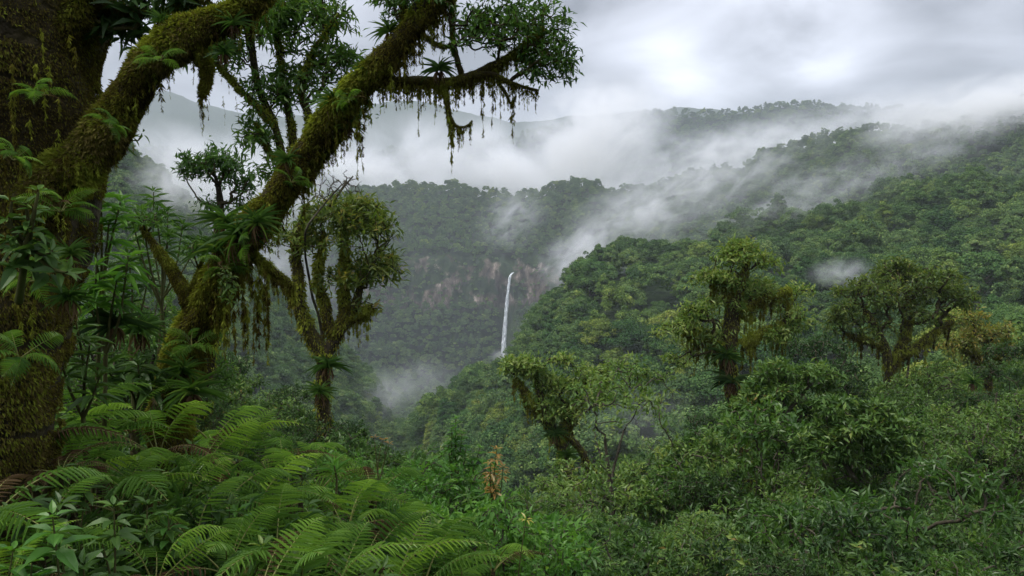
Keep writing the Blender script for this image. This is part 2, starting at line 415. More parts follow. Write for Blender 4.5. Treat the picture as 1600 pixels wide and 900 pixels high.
msk = TM('MULTIPLY', TM('MULTIPLY', TM('MULTIPLY', steep, zb), farm), TM('MULTIPLY_ADD', nm.outputs['Fac'], 16.0, -7.4, True))
mixc = n('ShaderNodeMix'); mixc.data_type = 'RGBA'; l(msk, mixc.inputs[0]); l(gcol, mixc.inputs[6]); l(rcol, mixc.inputs[7])
bs = n('ShaderNodeBsdfPrincipled'); l(mixc.outputs[2], bs.inputs['Base Color']); bs.inputs['Roughness'].default_value = .9; bs.inputs['Specular IOR Level'].default_value = .15
bmp = n('ShaderNodeBump'); bmp.inputs['Strength'].default_value = .9; bmp.inputs['Distance'].default_value = 3.0; l(nr2.outputs['Fac'], bmp.inputs['Height']); l(bmp.outputs[0], bs.inputs['Normal'])
o_ = n('ShaderNodeOutputMaterial'); l(bs.outputs[0], o_.inputs['Surface'])
hills = bpy.data.objects.new('hills', mb.mesh('hills', mt, True)); COL.objects.link(hills); tag(hills, kind='structure')
def ground(x, y): return float(H(np.array([x]), np.array([y]))[0])

# visibility helper: running maximum of the sight-line slope in front of each point
UG = np.linspace(-1.1, 1.1, 441); DG = np.geomspace(15, 4500, 500)
zz = H(UG[None] * DG[:, None], np.broadcast_to(DG[:, None], (len(DG), len(UG))))
SL = np.maximum.accumulate((zz + np.clip((DG[:, None] - 60) * .06, 0, 5)) / DG[:, None], 0)
def visible(x, y, z, h):
    u = x / y
    iu = np.clip(((u + 1.1) / 2.2 * 440).round().astype(int), 0, 440)
    idd = np.clip(np.searchsorted(DG, y * .985) - 1, 0, len(DG) - 1)
    return (z + h) / y > SL[idd, iu] - .004

# ------------------------------------------------------------------ forest trees
def crown_mesh(name, mat, R, Hc, nl, leaves, size, style, rg, base_z):
    """crown of many leafy lobes; the lobe tops face the sky"""
    mb = MB()
    cs, rs = [], []
    for k in range(nl):
        a = rg.uniform(0, 2 * pi); t_ = (k + rg.uniform(0, 1)) / nl; cz = 1 - 1.45 * t_      # from the top down past the widest part
        cr_ = math.sqrt(max(0, 1 - cz * cz)); j_ = rg.uniform(.62, 1.0)
        if style == 'flat': x_, zc = cr_ * j_, .45 + .5 * cz * j_
        elif style == 'tall': x_, zc = cr_ * j_ * (.8 + .2 * (cz < 0)), .5 + .5 * cz * j_
        elif style == 'ragged': j_ = rg.uniform(.4, 1.2); x_, zc = cr_ * j_, .5 + .5 * cz * j_ + rg.normal(0, .06)
        else: x_, zc = cr_ * j_, .48 + .5 * cz * j_
        cs.append((x_ * R * .82 * cos(a), x_ * R * .82 * sin(a), base_z + Hc * zc)); rs.append(R * rg.uniform(.17, .34))
    cs, rs = np.array(cs), np.array(rs)
    wts = rs ** 2 / (rs ** 2).sum()
    k = rg.choice(nl, leaves, p=wts)
    d = nrm(rg.normal(size=(leaves, 3))); d[:, 2] = np.where(d[:, 2] < -.15, -d[:, 2], d[:, 2])
    rr = rs[k] * rg.uniform(.72, 1.08, leaves)
    lump = 1 + .22 * vnoise(d * 3.1 + k[:, None] * 7.3, 3)
    p = cs[k] + d * (rr * lump)[:, None] * np.array([1, 1, .86])
    nn = nrm(d + rg.normal(0, .32, (leaves, 3)) + np.array([0, 0, .25]))
    ax = nrm(np.cross(nn, rg.normal(size=(leaves, 3))) + np.array([0, 0, -.25]))
    tint = np.clip(.42 + .16 * rg.normal(size=leaves) + (rg.normal(size=nl) * .12)[k], 0, 1)
    L = size * rg.uniform(.7, 1.4, leaves)
    add_leaves(mb, p - ax * L[:, None] / 2, ax, nn, L, L * .62, tint, 'dia')
    return mb.mesh(name, mat)
def trunk_mesh(name, R, zt, rg, r0=.28):
    mb = MB()
    pts = np.array([(0, 0, -3), (0, 0, 0), (rg.normal(0, .2), rg.normal(0, .2), zt * .5), (rg.normal(0, .4), rg.normal(0, .4), zt)])
    p, r = smooth_path(pts, [r0 * 1.2, r0, r0 * .8, r0 * .6], 1.2); add_tube(mb, p, r, 6)
    for k in range(5):
        a = k * 1.26 + rg.uniform(0, .6); st = p[-1 - (k % 3)]
        e = st + np.array([cos(a) * R * .6, sin(a) * R * .6, R * rg.uniform(.35, .7)])
        mid = (st + e) / 2 + np.array([0, 0, -R * .08])
        q_, rr = smooth_path([st, mid, e], [r0 * .5, r0 * .3, r0 * .12], 1.0); add_tube(mb, q_, rr, 5)
    return mb.mesh(name, M_barkg, True)
STY = ['round', 'flat', 'ragged', 'round', 'tall', 'ragged']
SHW = ['round-crowned', 'flat-topped', 'ragged', 'broad domed', 'narrow upright', 'loose spreading']
def make_variants(tagname, mat, nleaf, size, nl):
    out = []
    for k, st in enumerate(STY):
        rg = np.random.default_rng(100 + k)
        R = [4.6, 5.2, 4.6, 5.6, 3.4, 5.0][k]; Hc = [7.0, 5.6, 8.5, 7.6, 11, 7.4][k]; bz = [3.6, 5.0, 3.0, 3.0, 2.4, 4.2][k]
        cm = crown_mesh('crown_' + tagname, mat, R, Hc, nl, nleaf, size, st, rg, bz)
        tm = trunk_mesh('trunk_' + tagname, R, bz + .6, rg)
        out.append((cm, tm, bz + Hc * .95, R))
    return out
V0 = make_variants('near', M_far, 16000, .22, 46)
V1 = make_variants('middle', M_far, 6500, .38, 40)
V1m = make_variants('mass_middle', M_farr, 5200, .42, 36)
V2m = make_variants('mass_distant', M_farr, 1300, .85, 20)

def jgrid(d0, d1, s, umax, rg):
    xs = np.arange(-umax * d1, umax * d1, s); ys = np.arange(d0, d1, s)
    X, Y = np.meshgrid(xs, ys); X = X + rg.uniform(-.42, .42, X.shape) * s; Y = Y + rg.uniform(-.42, .42, Y.shape) * s
    m = (np.abs(X / Y) < umax); return X[m], Y[m]
rg = np.random.default_rng(5)
PX, PY, PS = [], [], []
for d0, d1, s in ((46, 480, 8.8), (480, 1260, 8.8), (1260, 2100, 12)):
    x, y = jgrid(d0, d1, s, .74, rg); PX.append(x); PY.append(y); PS.append(np.full(len(x), s))
x, y = jgrid(170, 1260, 4.9, .74, rg)          # steep slopes carry more trunks per square metre of map
gr_ = np.hypot(H(x + 3, y) - H(x - 3, y), H(x, y + 3) - H(x, y - 3)) / 6
m_ = (rg.uniform(size=len(x)) < np.clip(gr_ - .35, 0, .95)); PX.append(x[m_]); PY.append(y[m_]); PS.append(np.full(m_.sum(), 8.))
PX = np.concatenate(PX); PY = np.concatenate(PY); PS = np.concatenate(PS)
PZ = H(PX, PY) + 3.2 * (rg.uniform(size=len(PX)) < .06) * (PY > 150) + rg.uniform(-2.6, 1.2, len(PX)) * np.clip((PY - 60) / 60, 0, 1)
dzy = (H(PX, PY + 3) - H(PX, PY - 3)) / 6
cliffy = (PY > 960) & (PY < 1035) & (dzy > 1.15) & (np.abs(PX) < 130) & (PZ > -122)
keep = visible(PX, PY, PZ, 12) & ~(cliffy & (rg.uniform(size=len(PX)) < .30))
fall_gap = (PY > 945) & (PY < 1020) & (np.abs(PX - 795 * 0 + (PX * 0) - (-(8 / F) * PY)) < 9)   # keep the fall clear
keep &= ~fall_gap
keep &= ~((PY < 110) & (PX / PY < -.36))
PX, PY, PZ, PS, CF = PX[keep], PY[keep], PZ[keep], PS[keep], cliffy[keep]
scl = rg.uniform(.62, 1.35, len(PX)) * np.where(PY > 1260, 1.45, np.where(PY < 480, 1.07, 1)) * np.where(CF, .5, 1)
big = rg.uniform(size=len(PX)) < .06; scl[big] *= 1.25
var = rg.integers(0, 6, len(PX)); rot = rg.uniform(0, 2 * pi, len(PX))
# the 300 that show largest stand alone, each with trunk and crown
ipx, ipy = proj(PX, PY, PZ + 9)
inframe = (ipx > -20) & (ipx < 1620) & (ipy < 900) & ~((ipx < 330))
order = np.argsort(np.where(inframe, PY / scl, 1e9))
solo = order[:300]
smask = np.zeros(len(PX), bool); smask[solo] = True
CW = [('dark green', (.62, .74, .70, 1)), ('cool green', (.82, .94, .84, 1)), ('mid green', (1, 1, 1, 1)), ('light green', (1.25, 1.2, .95, 1)), ('olive green', (1.35, 1.12, .72, 1)), ('yellowish', (1.6, 1.3, .75, 1))]
CWP = [.25, .21, .3, .13, .08, .03]
LAND = [(640, 610, 'the valley-bottom mist'), (700, 600, 'the tip of the right spur'), (765, 555, 'the foot of the waterfall'), (860, 570, 'the leaning two-stemmed tree'),
        (940, 420, 'the mist-filled notch'), (1000, 400, 'the crest of the right spur'), (1150, 430, 'the epiphyte-covered tree'), (1310, 420, 'the puff of mist'),
        (1400, 470, 'the wide olive tree'), (1530, 530, 'the yellow-tipped tree'), (1560, 330, 'the high right slope'), (1000, 680, 'the pale hollow'),
        (505, 560, 'the forked mossy tree'), (440, 520, 'the pale left slope'), (330, 560, 'the leaning mossy trunk'), (250, 330, 'the misty left crest'),
        (1200, 620, 'the thin airy tree'), (1450, 640, 'the dark thicket'), (580, 640, 'the leafy shrubs'), (900, 740, 'the twin mossy stems')]
def place_cands(px, py):
    ks = sorted(range(len(LAND)), key=lambda i: (LAND[i][0] - px) ** 2 + (1.2 * (LAND[i][1] - py)) ** 2)[:4]
    out = []
    for k in ks:
        dx, dy = px - LAND[k][0], py - LAND[k][1]; ds = math.hypot(dx, dy)
        near = 'just ' if ds < 45 else ('well ' if ds > 110 else '')
        if abs(dx) > 2.2 * abs(dy): wd = 'right of' if dx > 0 else 'left of'
        elif abs(dy) > 2.2 * abs(dx): wd = 'below' if dy > 0 else 'above'
        else: wd = ('below and ' if dy > 0 else 'above and ') + ('right of' if dx > 0 else 'left of')
        out.append(near + wd + ' ' + LAND[k][2])
    out.append('between ' + LAND[ks[0]][2] + ' and ' + LAND[ks[1]][2])
    out.append('between ' + LAND[ks[0]][2] + ' and ' + LAND[ks[2]][2])
    return out
def uniq(heads, px, py):
    pcs = place_cands(px, py)
    for pc in pcs:
        for hd in heads:
            lab = hd + ' ' + pc
            if lab not in used and len(lab.split()) <= 16: used[lab] = 1; return lab
    for pc in pcs[::-1]:
        if len((heads[-1] + ' ' + pc).split()) <= 16: return heads[-1] + ' ' + pc
    return heads[-1] + ' ' + pcs[0]
protos = {}
used = {}
SZ = ['small', 'medium-sized', 'large']
for ii in solo:
    x, y, z, s, v = PX[ii], PY[ii], PZ[ii], scl[ii], var[ii]
    cw, c = CW[rg.choice(6, p=CWP)]
    lod = 0 if y < 150 else 1
    cm, tm, hh, R = (V0 if lod == 0 else V1)[v]
    if y < 66 : s = min(s, .95)
    sw = SZ[0 if s < .88 else (1 if s < 1.12 else 2)]
    px_, py_ = proj(x, y, z + hh * s * .7)
    lab = uniq([f'{sw} {cw} {SHW[v]} tree'], px_, py_)
    grp = 'forest trees on the near slopes' if y < 150 else ('forest trees on the left valley side' if px_ < 610 else 'forest trees on the right-hand spur')
    key = (lod, v)
    if key not in protos:
        r = empty('forest_tree', (x, y, z), lab, 'tree', grp, rot[ii], s)
        child('trunk', tm, r); cc = child('crown', cm, r); cc.color = c; protos[key] = r
    else:
        copy_tree(protos[key], (x, y, z), rot[ii], s, lab, grp, c)
# the rest: one mass, geometry-node instances of the same crowns
def mass(name, idx, variants):
    col_ = bpy.data.collections.new('crown_shapes_' + name)
    for k, (cm, tm, hh, R) in enumerate(variants):
        ob = bpy.data.objects.new('%02d_crown' % k, cm); col_.objects.link(ob)
    me = bpy.data.meshes.new(name); me.vertices.add(len(idx))
    me.vertices.foreach_set('co', np.stack([PX[idx], PY[idx], PZ[idx]], -1).astype(np.float32).ravel())
    for nm_, dt, val in (('rot', 'FLOAT', rot[idx]), ('scl', 'FLOAT', scl[idx])):
        a = me.attributes.new(nm_, dt, 'POINT'); a.data.foreach_set('value', val.astype(np.float32))
    a = me.attributes.new('idx', 'INT', 'POINT'); a.data.foreach_set('value', var[idx].astype(np.int32))
    me.update()
    ng = bpy.data.node_groups.new(name, 'GeometryNodeTree')
    ng.interface.new_socket('Geometry', in_out='INPUT', socket_type='NodeSocketGeometry')
    ng.interface.new_socket('Geometry', in_out='OUTPUT', socket_type='NodeSocketGeometry')
    G = ng.nodes.new; gi = G('NodeGroupInput'); go = G('NodeGroupOutput')
    iop = G('GeometryNodeInstanceOnPoints'); ci = G('GeometryNodeCollectionInfo'); ci.inputs['Collection'].default_value = col_
    ci.inputs['Separate Children'].default_value = True; ci.inputs['Reset Children'].default_value = True
    def na(nm_, dt):
        x_ = G('GeometryNodeInputNamedAttribute'); x_.data_type = dt; x_.inputs['Name'].default_value = nm_; return x_.outputs['Attribute']
    cb = G('ShaderNodeCombineXYZ'); ng.links.new(na('rot', 'FLOAT'), cb.inputs[2])
    er = G('FunctionNodeEulerToRotation'); ng.links.new(cb.outputs[0], er.inputs[0])
    ng.links.new(gi.outputs[0], iop.inputs['Points']); ng.links.new(ci.outputs[0], iop.inputs['Instance'])
    iop.inputs['Pick Instance'].default_value = True
    ng.links.new(na('idx', 'INT'), iop.inputs['Instance Index']); ng.links.new(er.outputs[0], iop.inputs['Rotation']); ng.links.new(na('scl', 'FLOAT'), iop.inputs['Scale'])
    ng.links.new(iop.outputs[0], go.inputs[0])
    ob = bpy.data.objects.new(name, me); COL.objects.link(ob)
    md = ob.modifiers.new('scatter', 'NODES'); md.node_group = ng
    return ob
rest = np.where(~smask)[0]
mid = rest[PY[rest] < 520]; far = rest[PY[rest] >= 520]
print('forest', len(PX), 'mid', len(mid), 'far', len(far))
tag(mass('forest', mid, V1m), 'unbroken rainforest canopy covering the valley sides', 'forest', kind='stuff')
tag(mass('distant_forest', far, V2m), 'distant rainforest covering the headwall and far ridges', 'forest', kind='stuff')


# ------------------------------------------------------------------ waterfall
def fall():
    root_p = P(797, 430, 1000)
    mb = MB(); rgf = np.random.default_rng(3)
    path = [(802, 426), (800, 427.5), (797.5, 431), (796, 438), (794, 455), (792, 475), (790, 500), (788, 530), (786, 562)]
    dd = [990, 985, 981, 979, 977, 975, 973, 970, 966]
    wd = [3.2, 3.4, 3.4, 3.8, 4.4, 5.2, 6.2, 7.6, 9.0]
    pts = np.array([P(a, b, c) for (a, b), c in zip(path, dd)])
    p, r = smooth_path(pts, np.array(wd) * .5, 1.5)
    for k in range(9):                      # the fall is a bundle of falling strands
        off = rgf.uniform(-1, 1); ph = rgf.uniform(0, 6)
        q_ = p.copy(); q_[:, 0] += off * r * .62 + .25 * np.sin(np.arange(len(p)) * .35 + ph); q_[:, 1] += rgf.uniform(-.8, .8)
        k0 = rgf.integers(0, 3) if k < 6 else 8; k1 = len(p) - rgf.integers(0, 12)
        add_tube(mb, q_[k0:k1], r[k0:k1] * rgf.uniform(.22, .42) , 6, rgf.uniform(.3, 1), .25, seed=k)
    m, t = newmat('falling_water'); n = t.nodes.new; l = t.links.new
    g = n('ShaderNodeNewGeometry'); mp = n('ShaderNodeMapping'); mp.inputs['Scale'].default_value = (1.1, 1.1, .07); l(g.outputs['Position'], mp.inputs[0])
    nz = n('ShaderNodeTexNoise'); nz.inputs['Scale'].default_value = 1.0; nz.inputs['Detail'].default_value = 5; l(mp.outputs[0], nz.inputs[0])
    c = ramp_node(t, nz.outputs['Fac'], [(.3, (.62, .68, .75)), (.6, (.92, .94, .96))])
    b = n('ShaderNodeBsdfPrincipled'); l(c, b.inputs['Base Color']); b.inputs['Roughness'].default_value = .6
    tr_ = n('ShaderNodeBsdfTransparent'); mx_ = n('ShaderNodeMixShader'); rr_ = ramp_node(t, nz.outputs['Fac'], [(.36, (.15, .15, .15)), (.58, (.9, .9, .9))]); l(rr_, mx_.inputs[0]); l(tr_.outputs[0], mx_.inputs[1]); l(b.outputs[0], mx_.inputs[2])
    o = n('ShaderNodeOutputMaterial'); l(mx_.outputs[0], o.inputs[0])
    ob = bpy.data.objects.new('waterfall', mb.mesh('waterfall', m, True, origin=root_p)); ob.location = tuple(root_p); COL.objects.link(ob)
    tag(ob, 'thin white waterfall dropping down the forested cliff', 'waterfall')
fall()

# ------------------------------------------------------------------ near vegetation builders
def mst(pos, plen, targets, bf):
    """connects target points to the nearest growing branch"""
    pos = list(map(np.asarray, pos)); plen = list(plen); n0 = len(pos); par = [-1] * n0
    T = np.asarray(targets, float); m = len(T)
    allp = np.array(pos); pl = np.array(plen)
    D = np.linalg.norm(T[:, None] - allp[None], axis=2) + bf * pl[None]
    best = D.argmin(1); cost = D[np.arange(m), best]; done = np.zeros(m, bool); idx = {}
    for _ in range(m):
        k = int(np.argmin(np.where(done, 1e9, cost))); done[k] = True
        b = int(best[k]); pos.append(T[k]); par.append(b); plen.append(plen[b] + np.linalg.norm(T[k] - pos[b]))
        me_ = len(pos) - 1
        c = np.linalg.norm(T - T[k], axis=1) + bf * plen[-1]
        up = c < cost; best[up] = me_; cost[up] = c[up]
    return np.array(pos), np.array(par), n0
def blob_points(blobs, rg):
    out = []
    for c, rad, n_ in blobs:
        d = nrm(rg.normal(size=(n_, 3))); d[:, 2] = np.where(d[:, 2] < -.3, -d[:, 2] * .7, d[:, 2])
        r = rg.uniform(.1, 1.0, n_) ** .45 * 1.12
        out.append(np.asarray(c) + d * r[:, None] * np.asarray(rad))
    return np.concatenate(out)
def fuzz(mb, path, rad, n_, length, rg, width=.30, down=.7, out_=.6, clump=3.0, shape='dia', off=0, sides_to_cam=True):
    seg = np.linalg.norm(np.diff(path, axis=0), axis=1); wt = seg * (rad[:-1] + .3 * rad.max()); k = rg.choice(len(seg), n_, p=wt / wt.sum())
    f = rg.uniform(size=n_)[:, None]; c = path[k] * (1 - f) + path[k + 1] * f; r = (rad[k] * (1 - f[:, 0]) + rad[k + 1] * f[:, 0])
    T = nrm(path[k + 1] - path[k]); d = rg.normal(size=(n_, 3)); d = nrm(d - (d * T).sum(1, keepdims=True) * T)
    if sides_to_cam:
        m_ = (d * -nrm(c)).sum(1) > -.3; c, r, T, d = c[m_], r[m_], T[m_], d[m_]; n_ = len(c)
    lump = fbm((c + d * r[:, None]) * clump, 3, 41)
    bp, sd_, rm_ = BUMPS.get(id(path), (0, 0, 1)); sb_ = 1 + bp * fbm((c + d * r[:, None]) / rm_ * 1.1, 4, sd_)
    p = c + d * (r * (sb_ + .012 + .08 * np.clip(lump, 0, 1)) + off)[:, None]
    D = d * out_ + np.array([0, 0, -down]) + rg.normal(0, .35, (n_, 3))
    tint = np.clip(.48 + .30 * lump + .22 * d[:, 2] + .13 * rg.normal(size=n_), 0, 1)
    L = length * rg.uniform(.5, 1.4, n_) * (1 + .6 * np.clip(lump, -.5, 1))
    add_leaves(mb, p, D, nrm(d + rg.normal(0, .4, (n_, 3))), L, L * width, tint, shape)
def strand(mb, start, length, rg, bl=.035, thick=1.0, step=.014):
    bl *= .7; step *= .32
    m = max(4, int(length / step)); s = np.linspace(0, 1, m)
    amp = length * .03
    x = start[0] + amp * np.cumsum(rg.normal(0, 1, m)) / math.sqrt(m); y = start[1] + amp * np.cumsum(rg.normal(0, 1, m)) / math.sqrt(m); z = start[2] - s * length
    p = np.repeat(np.stack([x, y, z], 1), 3, axis=0); sm = np.repeat(s, 3); k = len(p)
    D = np.stack([rg.normal(0, .45, k) , rg.normal(0, .45, k), -np.ones(k)], 1)
    L = bl * (1.25 - .75 * sm) * rg.uniform(.6, 1.3, k) * thick * (.75 + .4 * np.sin(sm * 17 + rg.uniform(0, 6)))
    add_leaves(mb, p, D, rg.normal(size=(k, 3)), L, L * .24, np.clip(.42 + .2 * rg.normal() + .1 * rg.normal(size=k), 0, 1), 'dia')
def hang(mb, path, rad, n_, lmin, lmax, rg, bl=.035, thick=1.0, k0=0.0, k1=1.0, power=2.2):
    for _ in range(n_):
        f = rg.uniform(k0, k1) * (len(path) - 1); a = int(f); a2 = min(a + 1, len(path) - 1); g = f - a
        c = path[a] * (1 - g) + path[a2] * g; r = rad[a]
        strand(mb, c + np.array([rg.uniform(-.8, .8) * r, rg.uniform(-.8, .8) * r, -r * .6]), lmin + (lmax - lmin) * rg.uniform() ** power, rg, bl, thick * rg.uniform(.7, 1.3))

BUMPS = {}
def grow(limbs, blobs, rg, leaf, tip_r=.004, bf=.25, sides=14, bump=.22, jit=.06, min_step=.12, targets=None):
    """limbs: [(points, radii)], blobs: crown ellipsoids. Returns wood mesh builder, leaf mesh builder, smoothed limbs"""
    wood, lf = MB(), MB(); sm = []; pos, pl, lim = [], [], []
    for k, (pts, rad) in enumerate(limbs):
        pts = np.asarray(pts, float)
        p, r = smooth_path(pts, rad, max(.03, min(.12, np.linalg.norm(pts[-1] - pts[0]) / 24)))
        wob = fbm(p * 1.7, 2, 60 + k)[:, None] * np.array([1, 1, .2]) * r[:, None] * .35; p = p + wob
        sm.append((p, r)); add_tube(wood, p, r, sides, .5, bump, seed=k)
        base = 0.0
        if pos:
            A = np.array(pos); b = np.linalg.norm(A - p[0], axis=1).argmin(); base = pl[b]
        cl_ = base + np.r_[0, np.cumsum(np.linalg.norm(np.diff(p, axis=0), axis=1))]
        BUMPS[id(p)] = (bump, k, max(r.max(), 1e-3))
        st = max(1, int(min_step / max(np.linalg.norm(p[1] - p[0]), 1e-6)))
        for i_ in range(len(p) // 3 if k == 0 else 2, len(p), st): pos.append(p[i_]); pl.append(cl_[i_]); lim.append(r[i_])
    T = blob_points(blobs, rg) if targets is None else targets
    pos, par, n0 = mst(pos, pl, T, bf)
    N_ = len(pos); cnt = np.zeros(N_)
    kids = [[] for _ in range(N_)]
    for i_ in range(n0, N_): kids[par[i_]].append(i_)
    for i_ in range(N_ - 1, n0 - 1, -1):
        cnt[i_] += 1 if not kids[i_] else 0
        cnt[par[i_]] += cnt[i_]
    rad = tip_r * np.maximum(cnt, 1) ** .45
    for i_ in range(n0, N_):
        if par[i_] < n0: rad[i_] = min(rad[i_], lim[par[i_]] * .75)
        else: rad[i_] = min(rad[i_], rad[par[i_]])
    started = np.zeros(N_, bool)
    for i_ in range(n0, N_):
        if started[i_]: continue
        ch = [par[i_], i_]; cur = i_; started[i_] = True
        while kids[cur]:
            nx = max(kids[cur], key=lambda q_: cnt[q_])
            if started[nx]: break
            ch.append(nx); started[nx] = True; cur = nx
        pp = pos[ch]; rr = np.r_[rad[i_], rad[ch[1:]]]; rr[-1] *= .5
        seglen = np.linalg.norm(np.diff(pp, axis=0), axis=1).mean()
        q_, r_ = smooth_path(pp, rr, max(seglen / 3, .02))
        q_[1:-1] += rg.normal(0, seglen * jit, (len(q_) - 2, 3))
        add_tube(wood, q_, r_, 5, .5)
    tips = np.array([i_ for i_ in range(n0, N_) if cnt[i_] <= leaf.get('maxcnt', 2)])
    if len(tips) and leaf.get('n', 0):
        kk = leaf['n']; tid = np.repeat(tips, kk); m = len(tid)
        seg = pos[tid] - pos[par[tid]]; sl_ = np.linalg.norm(seg, axis=1); D0 = seg / np.maximum(sl_, 1e-6)[:, None]
        sp_ = leaf.get('spread', .15)
        back = rg.uniform(0, 1, m) ** 1.5 * np.minimum(sl_, sp_ * 2.2)
        p = pos[tid] - D0 * back[:, None] + rg.normal(0, sp_ * .16, (m, 3))
        ax = nrm(D0 * .55 + nrm(rg.normal(size=(m, 3))) * .95 + np.array([0, 0, leaf.get('lift', 0)]))
        L = leaf['L'] * rg.uniform(.65, 1.25, m)
        tt = (rg.normal(size=N_) * .13)[tid] + leaf.get('tint', .42) + .12 * rg.normal(size=m)
        add_leaves(lf, p, ax, nrm(np.array([0, 0, 1.0]) + rg.normal(0, .45, (m, 3))), L, L * leaf.get('w', .34), np.clip(tt, 0, 1), leaf.get('shape', 'fold'))
    return wood, lf, sm, pos[n0:]
def img_path(rows, d):
    """rows: (px, py, half width in px[, depth]) -> world points and radii"""
    pts, rad = [], []
    for rw in rows:
        dd = rw[3] if len(rw) > 3 else d
        pts.append(P(rw[0], rw[1], dd)); rad.append(rw[2] * dd / F)
    return np.array(pts), np.array(rad)
def img_blob(px, py, rx, ry, n_, d, dep=None):
    return (P(px, py, d), (rx * d / F, dep if dep else (rx + ry) * .5 * d / F, ry * d / F), n_)
def clump(blobs, seed, k=3):
    rg = np.random.default_rng(seed); out = []
    for c, rad, n_ in blobs:
        rad = np.asarray(rad)
        for _ in range(k):
            o = nrm(rg.normal(size=3)) * rad * rg.uniform(.45, 1.0); f = rg.uniform(.4, .68)
            out.append((np.asarray(c) + o, rad * f, max(4, int(1.9 * n_ / k * rg.uniform(.6, 1.3)))))
    return out
def make_tree(name, label, cat, limbs, blobs, leaf, mat, seed, bark=M_bark, moss=None, moss2nd=None, group=None, **kw):
    rgt = np.random.default_rng(seed); base = np.asarray(limbs[0][0][0], float)
    if seed in (17, 18, 19, 20, 22, 23): blobs = clump(blobs, seed, 7)
    wood, lf, sm, tips = grow(limbs, blobs, rgt, leaf, **kw)
    r = empty(name, base, label, cat, group)
    child('trunk', wood.mesh(name + '_trunk', bark, True, base), r)
    if lf.n: child('crown', lf.mesh(name + '_crown', mat, False, base), r)
    if moss:
        mm_ = MB(); moss(mm_, sm, rgt, tips)
        child('hanging_moss', mm_.mesh(name + '_moss', M_moss, False, base), r)
    if moss2nd:
        mm_ = MB(); moss2nd(mm_, sm, rgt, tips)
        child('brown_moss', mm_.mesh(name + '_brown_moss', M_mossb, False, base), r)
    return r, sm, tips

# ------------------------------------------------------------------ giant mossy tree on the left
def V(px, py, d): return P(px, py, d)
g0 = ground(V(-90, 700, 3.3)[0], 3.3)
bx_, by_ = V(-92, 700, 3.3)[:2]
trunk_pts = np.array([(bx_ - .1, by_, g0 - .3), (bx_ - .06, by_, g0 + .25), V(-100, 600, 3.3), V(-88, 450, 3.3), V(-82, 300, 3.3), V(-78, 180, 3.3), V(-66, 60, 3.3), V(-56, -80, 3.35), V(-30, -260, 3.4), V(-60, -480, 3.5)])
trunk_rad = np.array([.62, .52, .44, .45, .45, .44, .42, .40, .34, .26])
def img_path_k(rows, d):
    p, r = img_path(rows, d); return p, r * .66
limb1 = img_path_k([(40, 330, 60), (110, 262, 50), (165, 190, 42), (215, 130, 40), (262, 82, 38), (310, 48, 34), (360, 28, 28), (405, -5, 24), (450, -60, 20), (520, -170, 14)], 3.15)
limb2 = img_path_k([(60, 80, 40), (115, 20, 34), (150, -30, 30), (200, -110, 24), (300, -260, 16)], 3.3)
limb3 = img_path_k([(300, 70, 12), (322, 100, 9), (322, 130, 6), (314, 152, 2)], 3.15)
limb4 = img_path_k([(20, 30, 16), (150, 12, 12), (240, 20, 9), (300, 6, 7), (345, -20, 5)], 3.4)
blob1 = [((-1.7, 3.2, 3.0), (1.8, 1.8, .9), 70), ((-.6, 3.6, 3.2), (1.6, 1.6, .7), 50), ((-2.6, 4.2, 2.7), (1.4, 1.4, .8), 40), img_blob(255, 10, 50, 28, 24, 3.4), img_blob(190, 50, 32, 30, 14, 3.45)]
def moss1b(mb, sm, rg, tips):
    p, r = sm[0]; fuzz(mb, p, r, 260000, .016, rg, .3, .8, .5, 3.2)
    for k, cnt in ((1, 15000), (2, 5000)): fuzz(mb, *sm[k], int(cnt * 1.8), .017, rg, .3, .8, .5, 5.0)
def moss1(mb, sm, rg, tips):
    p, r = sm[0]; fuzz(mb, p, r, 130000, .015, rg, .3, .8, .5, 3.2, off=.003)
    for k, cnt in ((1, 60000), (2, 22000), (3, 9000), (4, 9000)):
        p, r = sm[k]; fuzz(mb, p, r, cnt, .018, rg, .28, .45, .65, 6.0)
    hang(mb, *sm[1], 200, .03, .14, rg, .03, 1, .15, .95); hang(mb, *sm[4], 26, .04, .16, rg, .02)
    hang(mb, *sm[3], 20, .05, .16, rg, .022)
    for px, py, L in ((348, 150, .11), (368, 150, .13), (312, 160, .09)): strand(mb, V(px, py, 3.15), L, rg, .016, .8, .01)
    for _ in range(70):
        px, py = rg.uniform(-10, 120), rg.uniform(40, 600)
        strand(mb, V(px, py, 2.93 + .0011 * max(px, 0) ) , rg.uniform(.04, .15), rg, .024, 1.2, .012)
T1, sm1, _ = make_tree('mossy_tree', 'giant dark tree trunk thick with brown and yellow moss at the left edge', 'tree',
    [(trunk_pts, trunk_rad), limb1, limb2, limb3, limb4], blob1, dict(n=14, L=.09, w=.32, spread=.2, tint=.3), M_leafd, 11, moss=moss1, moss2nd=moss1b, sides=44, bump=.22, tip_r=.003)

